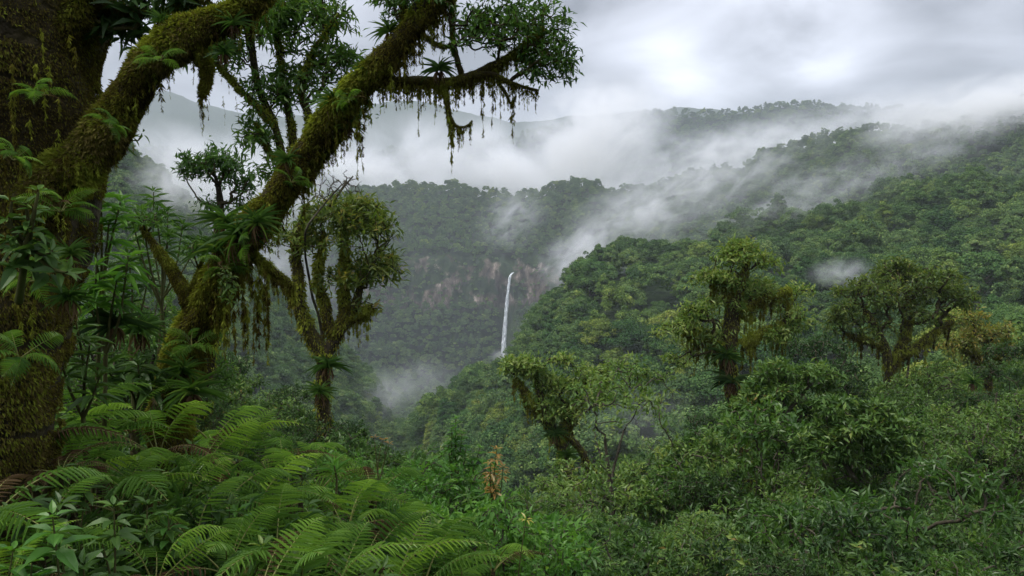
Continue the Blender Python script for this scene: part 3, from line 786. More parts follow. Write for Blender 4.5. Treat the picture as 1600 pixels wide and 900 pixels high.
# ------------------------------------------------------------------ leaning mossy tree
gl = ground(V(262, 700, 5.2)[0], 5.2)
b2 = V(264, 700, 5.2); b2[2] = gl - .2
t2p, t2r = img_path([(272, 640, 44, 5.2), (290, 560, 44, 5.2), (322, 480, 42, 5.15), (360, 415, 40, 5.1), (402, 345, 38, 5.05), (440, 295, 36, 5.0), (478, 235, 34, 5.0), (520, 180, 31, 4.95),
                     (568, 128, 30, 4.9), (612, 88, 29, 4.85), (648, 45, 25, 4.8), (682, 5, 23, 4.8), (720, -60, 20, 4.8), (780, -160, 14, 4.8)], 5)
t2p = np.r_[[b2], t2p]; t2r = np.r_[.17, t2r * .64]
def img_path_t(rows, d):
    p, r = img_path(rows, d); return p, r * .55
L2 = [(t2p, t2r),
  img_path_t([(590, 118, 14), (622, 127, 13), (662, 126, 12), (700, 128, 12), (728, 122, 12), (760, 108, 11), (790, 92, 8), (822, 66, 5), (850, 40, 3)], 4.85),
  img_path_t([(742, 118, 9), (768, 116, 9), (790, 126, 7), (812, 134, 5), (842, 142, 3)], 4.83),
  img_path_t([(722, 118, 8), (714, 92, 7), (708, 60, 7), (706, 20, 7), (712, -30, 6), (730, -90, 5)], 4.85),
  img_path_t([(692, 132, 9), (698, 150, 8), (702, 176, 5), (712, 196, 4), (728, 198, 2.5), (738, 188, 1.5)], 4.86),
  img_path_t([(776, 126, 5), (790, 146, 4), (798, 162, 3), (806, 150, 1.5)], 4.84),
  img_path_t([(634, 60, 12), (630, 10, 11), (628, -50, 9), (634, -120, 7)], 4.8),
  img_path_t([(660, 52, 7), (680, 68, 5), (702, 72, 4), (716, 64, 3)], 4.83),
  img_path_t([(310, 520, 26, 5.15), (292, 470, 22, 5.1), (278, 440, 17, 5.1), (262, 410, 12, 5.1), (240, 380, 8, 5.1), (222, 352, 5, 5.1)], 5.1),
  img_path_t([(290, 462, 10, 5.1), (304, 440, 8, 5.1), (312, 420, 6, 5.1), (318, 400, 4, 5.1)], 5.1),
  img_path_t([(478, 290, 12), (492, 262, 12), (520, 225, 9), (545, 196, 8), (565, 170, 6)], 5.05),
  img_path_t([(395, 395, 12), (430, 425, 10), (452, 440, 7), (462, 450, 4)], 5.05)]
B2 = [img_blob(800, 60, 92, 64, 300, 4.83), img_blob(850, 110, 42, 50, 150, 4.83), img_blob(755, 60, 48, 50, 70, 4.85), img_blob(650, 15, 60, 40, 90, 4.8), img_blob(740, -30, 90, 50, 60, 4.8), img_blob(600, 6, 24, 22, 18, 4.85), img_blob(222, 352, 46, 26, 36, 5.1), img_blob(310, 392, 26, 22, 20, 5.1), img_blob(560, 170, 20, 18, 14, 4.95)]
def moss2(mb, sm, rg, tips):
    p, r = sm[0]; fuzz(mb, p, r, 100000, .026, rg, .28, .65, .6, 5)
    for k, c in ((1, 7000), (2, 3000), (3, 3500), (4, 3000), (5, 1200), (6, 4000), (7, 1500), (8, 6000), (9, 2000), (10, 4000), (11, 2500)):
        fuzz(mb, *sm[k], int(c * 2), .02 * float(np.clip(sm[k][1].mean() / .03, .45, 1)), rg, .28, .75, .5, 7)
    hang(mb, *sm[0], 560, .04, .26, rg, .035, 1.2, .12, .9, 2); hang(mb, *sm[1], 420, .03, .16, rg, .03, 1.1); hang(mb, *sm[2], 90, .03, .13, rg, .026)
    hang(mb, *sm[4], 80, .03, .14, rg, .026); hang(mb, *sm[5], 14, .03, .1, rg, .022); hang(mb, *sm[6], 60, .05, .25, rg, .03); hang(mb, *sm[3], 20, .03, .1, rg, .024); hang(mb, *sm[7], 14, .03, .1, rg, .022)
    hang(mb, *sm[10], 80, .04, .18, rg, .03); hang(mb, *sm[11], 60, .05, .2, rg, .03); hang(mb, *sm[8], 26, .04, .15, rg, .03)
    for px, py, L, th in ((654, 130, .31, .8), (752, 128, .32, .9), (800, 158, .25, .9), (678, 140, .2, .8), (705, 190, .30, 1.1), (699, 170, .23, 1.), (770, 140, .24, .8), (783, 140, .2, .7), (712, 130, .16, .8), (558, 190, .34, 1.0), (562, 205, .25, .9), (738, 120, .15, .7), (715, 130, .16, 1)):
        strand(mb, V(px, py, 4.85), L, rg, .042, th, .012); strand(mb, V(px + 3, py, 4.86), L * .6, rg, .04, th, .012)
    for _ in range(60):
        px, py = rg.uniform(330, 420), rg.uniform(400, 500); strand(mb, V(px, py, 5.0), rg.uniform(.1, .35), rg, .04, 1.2)
    # fine moss on the twigs of the crown
    for q_ in tips[::3]: strand(mb, q_, rg.uniform(.02, .07), rg, .012, .8, .01)
T2, sm2, _ = make_tree('mossy_tree', 'leaning moss-covered tree crossing the view, its side branch hung with long moss strands', 'tree', L2, B2,
    dict(n=7, L=.05, w=.33, spread=.13, tint=.5, maxcnt=3), M_leaf, 12, moss=moss2, sides=26, bump=.25, tip_r=.0028, bf=.35)

# ------------------------------------------------------------------ slender multi-stem tree behind it
b3 = V(300, 700, 7.6); b3[2] = ground(b3[0], b3[1]) - .2
p3, r3 = img_path([(330, 560, 9), (372, 450, 8), (418, 350, 8), (440, 275, 8), (432, 205, 8), (408, 150, 8), (396, 90, 7), (392, 40, 7), (385, -10, 5)], 7.6)
L3 = [(np.r_[[b3], p3], np.r_[.12, r3]),
  img_path([(455, 290, 9), (456, 220, 9), (448, 160, 8), (438, 100, 7), (430, 40, 6), (432, -20, 4)], 7.7),
  img_path([(460, 300, 10), (478, 240, 10), (484, 190, 9), (470, 140, 8), (484, 90, 6), (512, 50, 5), (530, 20, 3)], 7.6),
  img_path([(430, 195, 6), (385, 150, 5), (350, 110, 4), (322, 80, 3)], 7.5),
  img_path([(450, 250, 5), (425, 240, 5), (410, 215, 4), (400, 190, 3)], 7.5)]
B3 = [img_blob(395, 60, 70, 70, 190, 7.6), img_blob(485, 45, 68, 64, 200, 7.7), img_blob(310, 90, 40, 40, 50, 7.5), img_blob(455, 150, 50, 50, 60, 7.6), img_blob(520, 100, 42, 34, 70, 7.7), img_blob(350, 95, 42, 40, 60, 7.5), img_blob(420, 165, 40, 46, 60, 7.6), img_blob(400, 225, 28, 36, 40, 7.5), img_blob(440, -30, 110, 36, 70, 7.6), img_blob(500, 130, 40, 40, 40, 7.7), img_blob(430, 280, 30, 30, 30, 7.5)]
def moss3(mb, sm, rg, tips):
    for p, r in sm: fuzz(mb, p, r, 3500, .03, rg, .38, .6, .5, 7); hang(mb, p, r, 16, .03, .16, rg, .028, 1, .3)
L3 = [(p_, r_ * .72) for p_, r_ in L3]
make_tree('slender_tree', 'slender tree with several thin stems and a leafy crown behind the leaning trunk', 'tree', L3, B3, dict(n=8, L=.10, w=.25, spread=.22, tint=.5, maxcnt=3), M_leaf, 13, moss=moss3, sides=10, tip_r=.004, bf=.3)

b4 = V(330, 650, 11); b4[2] = ground(b4[0], b4[1]) - .2
p4, r4 = img_path([(335, 500, 9), (338, 420, 8), (342, 360, 7), (345, 320, 5), (342, 290, 4)], 11)
make_tree('small_tree', 'small dark-leaved tree with a bare upper stem, left of the leaning trunk', 'tree', [(np.r_[[b4], p4], np.r_[.1, r4])],
    [img_blob(338, 275, 52, 42, 150, 11), img_blob(305, 262, 26, 22, 30, 11), img_blob(385, 300, 22, 24, 30, 11), img_blob(340, 325, 45, 18, 30, 11)], dict(n=9, L=.10, w=.33, spread=.22, tint=.45), M_leaf, 14, sides=8, tip_r=.006, bf=.4)

# ------------------------------------------------------------------ forked mossy tree over the valley
b5 = V(505, 700, 14); b5[2] = ground(b5[0], b5[1]) - .3
p5, r5 = img_path([(505, 640, 14), (508, 600, 13), (507, 570, 13), (512, 548, 13), (528, 520, 11), (548, 490, 9), (560, 455, 8), (566, 420, 5)], 14)
L5 = [(np.r_[[b5], p5], np.r_[.2, r5] * .8),
  img_path([(507, 560, 12), (490, 535, 11), (478, 505, 10), (470, 470, 9), (466, 430, 8), (464, 390, 7), (470, 350, 5), (480, 318, 3)], 14),
  img_path([(520, 528, 9), (512, 500, 8), (508, 470, 7), (498, 440, 6), (500, 400, 5), (505, 360, 3)], 14),
  img_path([(532, 510, 8), (538, 470, 7), (536, 430, 6), (540, 390, 4), (540, 350, 3)], 14),
  img_path([(470, 480, 6), (452, 452, 6), (434, 432, 5), (425, 420, 3)], 14),
  img_path([(540, 500, 6), (562, 492, 5), (580, 478, 3)], 14),
  img_path([(500, 340, 3), (518, 318, 2.4), (535, 295, 1.6), (552, 275, 1)], 14)]
B5 = [img_blob(562, 368, 58, 58, 230, 14), img_blob(520, 345, 54, 40, 140, 14), img_blob(588, 430, 38, 48, 130, 14), img_blob(450, 380, 26, 40, 40, 14), img_blob(545, 440, 48, 34, 70, 14), img_blob(480, 390, 28, 44, 60, 14), img_blob(570, 330, 30, 22, 40, 14), img_blob(570, 480, 22, 12, 14, 14)]
def moss5(mb, sm, rg, tips):
    for k, (p, r) in enumerate(sm[:6]): fuzz(mb, p, r, 3200, .06, rg, .4, .7, .5, 4); hang(mb, p, r, 34, .08, .55, rg, .07, 1, .1, 1, 2.2)
make_tree('mossy_tree', 'forked mossy tree with olive leaves standing over the misty valley', 'tree', L5, B5, dict(n=8, L=.14, w=.32, spread=.34, tint=.58, maxcnt=3), M_olive, 15, moss=moss5, sides=10, tip_r=.006, bf=.35)
# bare twigs beside its crown
bare = img_path([(478, 360, 1.8), (498, 330, 1.5), (516, 308, 1.2), (532, 290, 1)], 13.5)
bb = V(506, 700, 14.4); bb[2] = ground(bb[0], bb[1]) - .2
make_tree('bare_sapling', 'leafless sapling with fine bare twigs beside the forked mossy tree', 'sapling', [(np.r_[[bb, V(506, 560, 14.4), V(488, 460, 14.3), V(478, 400, 14)], bare[0]], np.r_[.04, .035, .025, .02, bare[1]])],
    [img_blob(532, 296, 34, 28, 110, 13.5), img_blob(500, 312, 18, 18, 24, 13.5)], dict(n=0, L=.1), M_leaf, 16, bark=M_barkg, sides=6, tip_r=.005, bf=.2)

# ------------------------------------------------------------------ middle-distance mossy trees
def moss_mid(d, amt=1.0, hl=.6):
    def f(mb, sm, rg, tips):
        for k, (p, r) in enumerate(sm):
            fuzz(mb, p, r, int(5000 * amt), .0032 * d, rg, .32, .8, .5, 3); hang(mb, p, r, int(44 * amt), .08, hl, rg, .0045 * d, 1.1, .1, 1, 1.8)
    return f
def at_ground(px, py, d, dz=.4):
    v = V(px, py, d); v[2] = ground(v[0], v[1]) - dz; return v
def rooted(rows, d, rb, gx=None):
    p, r = img_path(rows, d); r = r * .72; b = at_ground(gx or rows[0][0], rows[0][1], d)
    return (np.r_[[b], p], np.r_[rb * .7, r])
make_tree('mossy_tree', 'leaning mossy tree with two stems and a dense bright crown below the waterfall', 'tree',
    [rooted([(905, 800, 12), (893, 750, 13), (880, 705, 14), (862, 670, 14), (848, 640, 12), (842, 610, 9), (838, 585, 6)], 28, .4),
     rooted([(942, 775, 8), (925, 735, 8), (908, 705, 8), (885, 680, 8)], 28, .25), img_path([(872, 690, 10), (890, 650, 8), (905, 620, 6), (915, 590, 4)], 28),
     img_path([(850, 650, 8), (825, 620, 6), (805, 590, 4)], 28)],
    [img_blob(815, 575, 34, 26, 90, 28), img_blob(862, 585, 44, 32, 130, 28), img_blob(915, 590, 34, 26, 90, 28), img_blob(885, 625, 50, 28, 100, 28), img_blob(855, 640, 36, 24, 50, 28), img_blob(940, 620, 18, 18, 20, 28)],
    dict(n=7, L=.21, w=.36, spread=.55, tint=.72, maxcnt=3), M_pale, 17, moss=moss_mid(28, .7, .9), sides=9, tip_r=.012, bf=.3)
make_tree('mossy_tree', 'tall tree wrapped in epiphytes and hanging moss, its uneven crown above the right slope', 'tree',
    [rooted([(1165, 780, 14), (1160, 700, 14), (1150, 640, 15), (1142, 585, 17), (1140, 530, 18), (1146, 480, 14), (1160, 440, 9), (1168, 400, 6)], 24, .4),
     img_path([(1142, 560, 12), (1115, 530, 10), (1090, 520, 8), (1070, 515, 5)], 24), img_path([(1146, 490, 10), (1180, 470, 8), (1205, 462, 6), (1235, 452, 4)], 24),
     img_path([(1150, 460, 7), (1130, 440, 6), (1112, 425, 4)], 24), img_path([(1160, 540, 8), (1190, 520, 6), (1225, 505, 4)], 24)],
    [img_blob(1160, 415, 50, 36, 140, 24), img_blob(1120, 430, 36, 30, 80, 24), img_blob(1215, 460, 58, 30, 130, 24), img_blob(1070, 495, 54, 34, 150, 24), img_blob(1245, 490, 24, 24, 40, 24), img_blob(1110, 540, 40, 24, 60, 24),
     img_blob(1215, 515, 30, 26, 50, 24), img_blob(1165, 480, 36, 24, 40, 24), img_blob(1060, 560, 26, 16, 24, 24), img_blob(1165, 385, 26, 14, 24, 24)],
    dict(n=7, L=.17, w=.36, spread=.48, tint=.68, maxcnt=3), M_pale, 18, moss=moss_mid(24, 1.2, 1.2), sides=10, tip_r=.01, bf=.3)
make_tree('mossy_tree', 'wide-crowned tree with mossy limbs and yellow-green leaves on the right slope', 'tree',
    [rooted([(1395, 640, 11), (1392, 600, 12), (1388, 560, 11), (1378, 530, 8), (1362, 500, 6), (1348, 480, 4)], 38, .5),
     img_path([(1390, 580, 9), (1408, 540, 7), (1420, 500, 6), (1415, 460, 4)], 38), img_path([(1392, 565, 6), (1435, 540, 6), (1465, 515, 5), (1490, 500, 3)], 38), img_path([(1380, 540, 6), (1350, 530, 5), (1320, 520, 3)], 38)],
    [img_blob(1340, 470, 56, 32, 150, 38), img_blob(1410, 440, 58, 32, 180, 38), img_blob(1470, 450, 46, 30, 130, 38), img_blob(1310, 510, 26, 16, 40, 38), img_blob(1440, 490, 54, 22, 80, 38), img_blob(1370, 510, 40, 20, 40, 38), img_blob(1500, 470, 20, 16, 24, 38)],
    dict(n=7, L=.26, w=.36, spread=.75, tint=.6, maxcnt=3), M_olive, 19, moss=moss_mid(38, .6, 1.3), sides=8, tip_r=.016, bf=.3)
make_tree('yellowing_tree', 'domed tree with yellow-orange leaf tips near the right edge', 'tree',
    [rooted([(1545, 640, 8), (1543, 590, 8), (1540, 550, 6), (1535, 520, 4)], 42, .4), img_path([(1542, 580, 5), (1565, 550, 4), (1575, 525, 3)], 42), img_path([(1542, 570, 5), (1515, 545, 4), (1500, 530, 3)], 42)],
    [img_blob(1535, 510, 44, 24, 130, 42), img_blob(1500, 535, 30, 20, 50, 42), img_blob(1575, 535, 34, 22, 60, 42), img_blob(1540, 550, 50, 16, 40, 42)],
    dict(n=7, L=.26, w=.36, spread=.75, tint=.75, maxcnt=3), M_olive, 20, moss=moss_mid(42, .6, .8), sides=7, tip_r=.016, bf=.3)
make_tree('slender_tree', 'thin bare-stemmed tree with an airy crown between two large mossy trees', 'tree',
    [rooted([(1220, 740, 5), (1222, 680, 4.5), (1226, 630, 4), (1228, 590, 3)], 19, .12), img_path([(1222, 670, 3), (1205, 630, 3), (1195, 600, 2)], 19), img_path([(1224, 650, 3), (1250, 620, 3), (1265, 600, 2)], 19)],
    [img_blob(1228, 600, 62, 30, 150, 19), img_blob(1190, 640, 36, 30, 60, 19), img_blob(1280, 640, 36, 34, 70, 19), img_blob(1230, 680, 60, 30, 60, 19)],
    dict(n=11, L=.17, w=.38, spread=.3, tint=.5), M_shrub, 22, bark=M_barkg, sides=7, tip_r=.008, bf=.35)
make_tree('slender_tree', 'small pale-stemmed tree with reddish leaf tips in front of the dark thicket', 'tree',
    [rooted([(1340, 860, 6), (1345, 780, 5), (1348, 720, 4), (1345, 680, 3)], 14, .1), img_path([(1346, 760, 4), (1310, 710, 3), (1290, 670, 2)], 14), img_path([(1347, 740, 4), (1385, 700, 3), (1400, 670, 2)], 14)],
    [img_blob(1345, 660, 60, 34, 150, 14), img_blob(1290, 690, 40, 34, 80, 14), img_blob(1400, 700, 42, 34, 80, 14), img_blob(1345, 730, 80, 34, 90, 14)],
    dict(n=12, L=.14, w=.38, spread=.24, tint=.55), M_shrub, 23, bark=M_barkg, sides=7, tip_r=.007, bf=.35)

# ------------------------------------------------------------------ shrubs and small trees: kinds that are copied
def local_kind(kind, seed, h, R, nst, ntar, leaf, mat, name, cat):
    rgk = np.random.default_rng(seed); limbs = []
    for k in range(nst):
        a = k * 6.283 / nst + rgk.uniform(-.5, .5); rr = R * rgk.uniform(.15, .45); zt = h * rgk.uniform(.55, .85)
        b = np.array([0, 0, -.3]) if kind == 'tree' or k == 0 else np.array([.12 * cos(a), .12 * sin(a), -.3])
        if kind == 'tree' and k > 0: b = limbs[0][0][1]; 
        m = b + (np.array([rr * cos(a), rr * sin(a), zt]) - b) * .5 + rgk.normal(0, .06 * R, 3)
        e = np.array([rr * cos(a), rr * sin(a), zt])
        r0 = (.035 * h / 3 + .015) * (1 if k == 0 else .6)
        limbs.append((np.array([b, m, e]), np.array([r0, r0 * .7, r0 * .3])))
    blobs = []
    nb = 9
    for k in range(nb):
        a = k * 2.4; rr = R * math.sqrt((k + .5) / nb) * .72
        blobs.append(((rr * cos(a) + rgk.normal(0, .1 * R), rr * sin(a) + rgk.normal(0, .1 * R), h * (.93 - .5 * (rr / R) ** 1.5) - R * .22 + rgk.normal(0, .08 * h)), (R * .33, R * .33, R * .24), ntar // nb))
    if kind == 'shrub': blobs.append(((0, 0, h * .35), (R * .85, R * .85, h * .3), ntar // 7))
    wood, lf, sm, tips = grow(limbs, blobs, rgk, leaf, sides=6, tip_r=.0045 * h / 3 + .001, bf=.3)
    return wood.mesh(name + '_stems', M_barkg, True), lf.mesh(name + '_leaves', mat), name, cat
KINDS_ = {
 's1': local_kind('shrub', 31, 2.6, 1.7, 5, 340, dict(n=24, L=.075, w=.42, spread=.2, tint=.45, maxcnt=3), M_shrub, 'broadleaf_shrub', 'shrub'),
 's2': local_kind('shrub', 32, 2.2, 1.5, 5, 320, dict(n=24, L=.065, w=.38, spread=.18, tint=.35, maxcnt=3), M_leafd, 'dark_shrub', 'shrub'),
 's3': local_kind('shrub', 33, 3.0, 1.6, 5, 320, dict(n=20, L=.095, w=.3, spread=.2, tint=.5, maxcnt=3), M_leaf, 'narrow_leaved_shrub', 'shrub'),
 's4': local_kind('shrub', 34, 1.5, .85, 4, 240, dict(n=14, L=.06, w=.42, spread=.12, tint=.5, maxcnt=3), M_bright, 'bright_shrub', 'shrub'),
 't1': local_kind('tree', 35, 8, 2.7, 4, 420, dict(n=20, L=.15, w=.38, spread=.42, tint=.45, maxcnt=3), M_pale, 'understory_tree', 'tree'),
 't2': local_kind('tree', 36, 9, 2.5, 4, 420, dict(n=18, L=.155, w=.33, spread=.36, tint=.35, maxcnt=3), M_leafd, 'dark_understory_tree', 'tree'),
 't4': local_kind('tree', 38, 7.5, 3.2, 5, 460, dict(n=20, L=.13, w=.42, spread=.42, tint=.6, maxcnt=3), M_pale, 'pale_understory_tree', 'tree'),
 't3': local_kind('tree', 37, 7, 2.9, 5, 420, dict(n=18, L=.17, w=.38, spread=.42, tint=.5, maxcnt=3), M_leaf, 'spreading_tree', 'tree'),
}
KH = dict(s1=2.6, s2=2.2, s3=3.0, s4=1.5, t1=8, t2=9, t3=7, t4=7.5)
KL = dict(s1=['glossy mid-green shrub', 'rounded leafy shrub'], s2=['dark shrub with narrow leaves', 'dense dark shrub'], s3=['tall shrub with long thin leaves', 'feathery long-leaved shrub'],
          s4=['bright small-leaved shrub', 'fresh yellow-green shrub'], t1=['leafy understory tree', 'mid-green domed tree'], t2=['dark slender-stemmed tree', 'dark bushy tree'], t3=['low spreading tree', 'open spreading tree'], t4=['pale fine-leaved tree', 'broad pale-green tree'])
kproto = {}
LAND += [(1040, 790, 'the bottom centre thicket'), (1200, 860, 'the foot of the epiphyte-covered tree'), (1560, 860, 'the bottom right corner'), (1480, 770, 'the dark gap'),
         (775, 730, 'the orange sapling'), (825, 830, 'the yellow leaf whorl'), (690, 670, 'the pointed sapling'), (500, 660, 'the forked tree base'), (870, 850, 'the palmate shrub'), (1345, 760, 'the pale-stemmed tree')]
SZW = {0: 'small ', 1: '', 2: 'large '}
def place_kind(kind, x, y, sc, rgp, label=None):
    global kproto
    z = ground(x, y)
    px_, py_ = proj(x, y, z + KH[kind] * sc * .8)
    nz_ = SZW[0 if sc < .85 else (1 if sc < 1.2 else 2)]
    if label is None:
        label = uniq([nz_ + b_ for b_ in KL[kind]] + KL[kind], px_, py_)
    used[label] = 1
    rz = rgp.uniform(0, 6.28); wd, lf, nm_, cat = KINDS_[kind]
    g_ = {'s': 'shrubs on the near slope', 't': 'understory trees on the near slope'}[kind[0]]
    if kind not in kproto:
        r = empty(nm_, (x, y, z), label, cat, g_, rz, sc); child('stem' if kind[0] == 's' else 'trunk', wd, r); child('foliage' if kind[0] == 's' else 'crown', lf, r); kproto[kind] = r
    else: copy_tree(kproto[kind], (x, y, z), rz, sc, label, g_, tilt=(rgp.normal(0, .06), rgp.normal(0, .06)))
rgp = np.random.default_rng(77)
def by_top(kind, px, pytop, d, smin=.5, smax=1.9):
    v = V(px, pytop, d); g = ground(v[0], v[1]); place_kind(kind, v[0], v[1], float(np.clip((v[2] - g) / KH[kind], smin, smax)), rgp)
for a in [('t3', 1420, 600, 30), ('t2', 1505, 585, 31), ('t1', 1575, 560, 26), ('t2', 1615, 600, 19), ('t1', 1290, 560, 34), ('t1', 960, 700, 30), ('t2', 1480, 665, 21), ('t3', 1255, 560, 46), ('t2', 1345, 560, 42),
          ('t1', 1190, 590, 36), ('t3', 1600, 500, 44), ('t3', 560, 640, 24), ('t1', 600, 665, 26), ('t2', 440, 600, 30), ('t3', 540, 650, 20), ('t1', 395, 560, 26), ('t1', 720, 735, 26), ('t3', 800, 750, 24), ('t1', 1080, 690, 24),
          ('t3', 1020, 730, 24), ('t1', 660, 690, 34), ('t2', 1110, 620, 40), ('t3', 860, 770, 20), ('t1', 1450, 560, 44), ('t2', 330, 520, 24), ('t1', 240, 500, 20), ('t3', 160, 470, 22)]:
    by_top(*a, smin=.6, smax=1.5)
for a in [('s1', 1040, 765, 11), ('s2', 1150, 790, 10), ('s1', 1255, 790, 12), ('s2', 1385, 810, 9), ('s1', 1480, 800, 11), ('s2', 1580, 770, 10), ('s1', 950, 800, 10), ('s3', 870, 830, 7.5), ('s1', 1090, 850, 8.5), ('s2', 1200, 860, 8.5),
          ('s1', 1320, 870, 8), ('s3', 1440, 862, 8.5), ('s1', 1560, 870, 8), ('s2', 1000, 860, 8.5), ('s1', 1190, 725, 15), ('s3', 1300, 750, 15), ('s2', 1440, 735, 15), ('s1', 1560, 700, 15), ('s1', 980, 755, 15),
          ('s3', 1075, 720, 17), ('s1', 600, 665, 12), ('s3', 555, 665, 13), ('s2', 460, 650, 13), ('s1', 420, 610, 14), ('s2', 380, 600, 12), ('s1', 1420, 680, 17), ('s3', 1500, 640, 20), ('s1', 1590, 640, 18),
          ('s4', 790, 765, 5.7), ('s4', 750, 790, 5.6), ('s1', 820, 770, 7.5), ('s4', 650, 715, 8), ('s4', 700, 700, 8.4), ('s4', 610, 730, 7.6), ('s4', 740, 780, 7.2), ('s4', 670, 780, 6.6), ('s4', 560, 720, 7), ('s4', 790, 820, 6.6), ('s4', 630, 830, 5.6), ('s4', 710, 850, 5.6), ('s4', 520, 700, 7.4),
          ('s1', 330, 560, 9), ('s3', 250, 500, 8), ('s3', 180, 420, 7.5), ('s1', 200, 540, 7), ('s3', 140, 480, 6.5), ('s2', 300, 620, 7), ('s1', 400, 650, 8.5)]:
    by_top(*a, smin=.35, smax=1.7)
for a in [('t3', 1235, 605, 19), ('t2', 1340, 655, 15), ('t1', 1060, 735, 13), ('t2', 1205, 800, 11.5), ('t3', 1425, 755, 12), ('t4', 1530, 615, 18), ('t1', 1570, 735, 12.5), ('t2', 1095, 700, 18), ('t4', 955, 775, 12),
          ('t2', 1460, 640, 22), ('t4', 1300, 755, 13), ('t3', 1010, 815, 10), ('t1', 1370, 830, 9.5), ('t2', 1590, 640, 20), ('t3', 1500, 830, 9.5), ('t4', 1110, 830, 9.5), ('t2', 1240, 855, 8.5), ('t1', 1400, 560, 32), ('t2', 1010, 700, 22)]:
    by_top(*a, smin=.4, smax=1.4)
gx, gy = jgrid(9, 47, 5.2, .74, rgp)
for x, y in zip(gx, gy):
    if x / y < -.30 and y < 24: continue
    ylo, yhi = np.interp(y, [9, 13, 20, 32, 47], [800, 700, 600, 530, 480]), np.interp(y, [9, 13, 20, 32, 47], [920, 880, 780, 680, 600])
    if x / y < .12: ylo, yhi = ylo + 70, yhi + 50
    if -.30 < x / y < -.02: ylo, yhi = max(ylo, 650), max(yhi, 720)
    kd = ['t1', 't2', 't3', 't4', 't4', 't2', 't3'][rgp.integers(0, 7)] if y > 13 else ['s1', 's2', 's3', 't3'][rgp.integers(0, 4)]
    tall = rgp.uniform() < .38; yt = ylo - 45 if tall and x / y > .1 else yhi + 25 * (x / y > .1)
    if y < 24 and 1110 < 800 + F * x / y < 1215: yt = max(yt, 770)
    top = y * float(tpy(yt + rgp.uniform(-30, 30))); g_ = ground(x, y)
    if kd[0] == 't' and (top - g_) / KH[kd] < .45: kd = 's' + '1231'[int(kd[1]) - 1]
    place_kind(kd, x, y, float(np.clip((top - g_) / KH[kd], .4, 2.2 if kd[0] == 's' else 1.35)), rgp)
gx, gy = jgrid(8, 15, 3.4, .74, rgp)
for x, y in zip(gx, gy):
    if x / y < -.30 and y < 24: continue
    kd = ['s1', 's2', 's3'][rgp.integers(0, 3)]; cap = (y * float(tpy(735 if x / y < .1 else 700)) - ground(x, y)) / KH[kd]
    if cap > .3 and not (x / y > .1 and y > 11.5): place_kind(kd, x, y, min(rgp.uniform(.6, 1.1), cap), rgp)

# ------------------------------------------------------------------ whorled saplings (long leaves in rosettes at the stem tips)
def whorl(mb, c, up, n_, L, w, rg, lift=.35, shape='lance', tint=.5):
    a = np.linspace(0, 2 * pi, n_, endpoint=False) + rg.uniform(0, 1) + rg.normal(0, .15, n_)
    up = nrm(np.asarray(up, float)); X_ = nrm(np.cross(up, [.3, .9, .1])); Y_ = np.cross(up, X_)
    el = lift + rg.normal(0, .22, n_)
    D = (np.cos(a)[:, None] * X_ + np.sin(a)[:, None] * Y_) * np.cos(el)[:, None] + up * np.sin(el)[:, None]
    LL = L * rg.uniform(.7, 1.15, n_)
    add_leaves(mb, np.asarray(c) + D * .01, D, np.tile(up, (n_, 1)) + rg.normal(0, .15, (n_, 3)), LL, LL * w, np.clip(tint + .1 * rg.normal(size=n_), 0, 1), shape)
def sapling(name, label, cat, base, tips_, L, w, nl, mat, seed, tiers=3, gap=.05, r0=.012, lift=.3, shape='lance', group=None, tint=.5, stem=M_stem):
    rg = np.random.default_rng(seed); st, lf = MB(), MB(); base = np.asarray(base, float)
    hub = base + (np.mean(tips_, axis=0) - base) * .74
    p, r = smooth_path([base, (base + hub) / 2 + rg.normal(0, .02, 3), hub], [r0 * 1.3, r0 * 1.1, r0], .04); add_tube(st, p, r, 6)
    for tp in tips_:
        tp = np.asarray(tp, float); mid = (hub + tp) / 2 + np.array([0, 0, -.12 * np.linalg.norm((tp - hub)[:2])]) + rg.normal(0, .015, 3)
        p, r = smooth_path([hub, mid, tp], [r0 * .8, r0 * .6, r0 * .35], .03); add_tube(st, p, r, 5)
        up = nrm(p[-1] - p[-3]) + np.array([0, 0, .8])
        for k in range(tiers):
            c = p[-1] - nrm(p[-1] - p[-2]) * gap * k
            whorl(lf, c, up, nl, L * (.55 + .22 * k) if k < 2 else L, w, rg, lift + .35 - .3 * k, shape, tint + .12 - .08 * k)
    o = empty(name, base, label, cat, group)
    child('stem', st.mesh(name + '_stem', stem, True, base), o); child('foliage', lf.mesh(name + '_foliage', mat, False, base), o)
    return o
def tips_px(rows, d): return [V(r[0], r[1], r[2] if len(r) > 2 else d) for r in rows]
def gbase(px, d, dz=.1):
    v = V(px, 600, d); v[2] = ground(v[0], v[1]) - dz; return v
WG = 'saplings with whorled leaves beside the giant trunk'
sapling('whorled_sapling', 'sapling with upright bright whorls of long leaves between the two big trunks', 'sapling', gbase(290, 5.6), tips_px([(246, 345), (208, 352), (222, 330), (262, 372)], 5.4), .15, .2, 8, M_leaf, 51, group=WG)
sapling('whorled_sapling', 'sapling leaning out right of the giant trunk at mid height', 'sapling', gbase(130, 4.6), tips_px([(158, 296), (142, 330), (188, 316), (170, 350)], 4.4), .15, .22, 8, M_bright, 52, group=WG)
sapling('whorled_sapling', 'low sapling with drooping feathery whorls next to the giant trunk', 'sapling', gbase(150, 4.4), tips_px([(150, 415), (182, 440), (128, 450), (200, 400)], 4.3), .17, .17, 9, M_bright, 53, lift=.1, group=WG)
sapling('whorled_sapling', 'dark sapling with wide leaf tiers below the leaning trunk', 'sapling', gbase(215, 5.8), tips_px([(200, 400), (232, 430), (170, 420), (185, 460)], 5.8), .17, .2, 8, M_leafd, 54, group=WG)
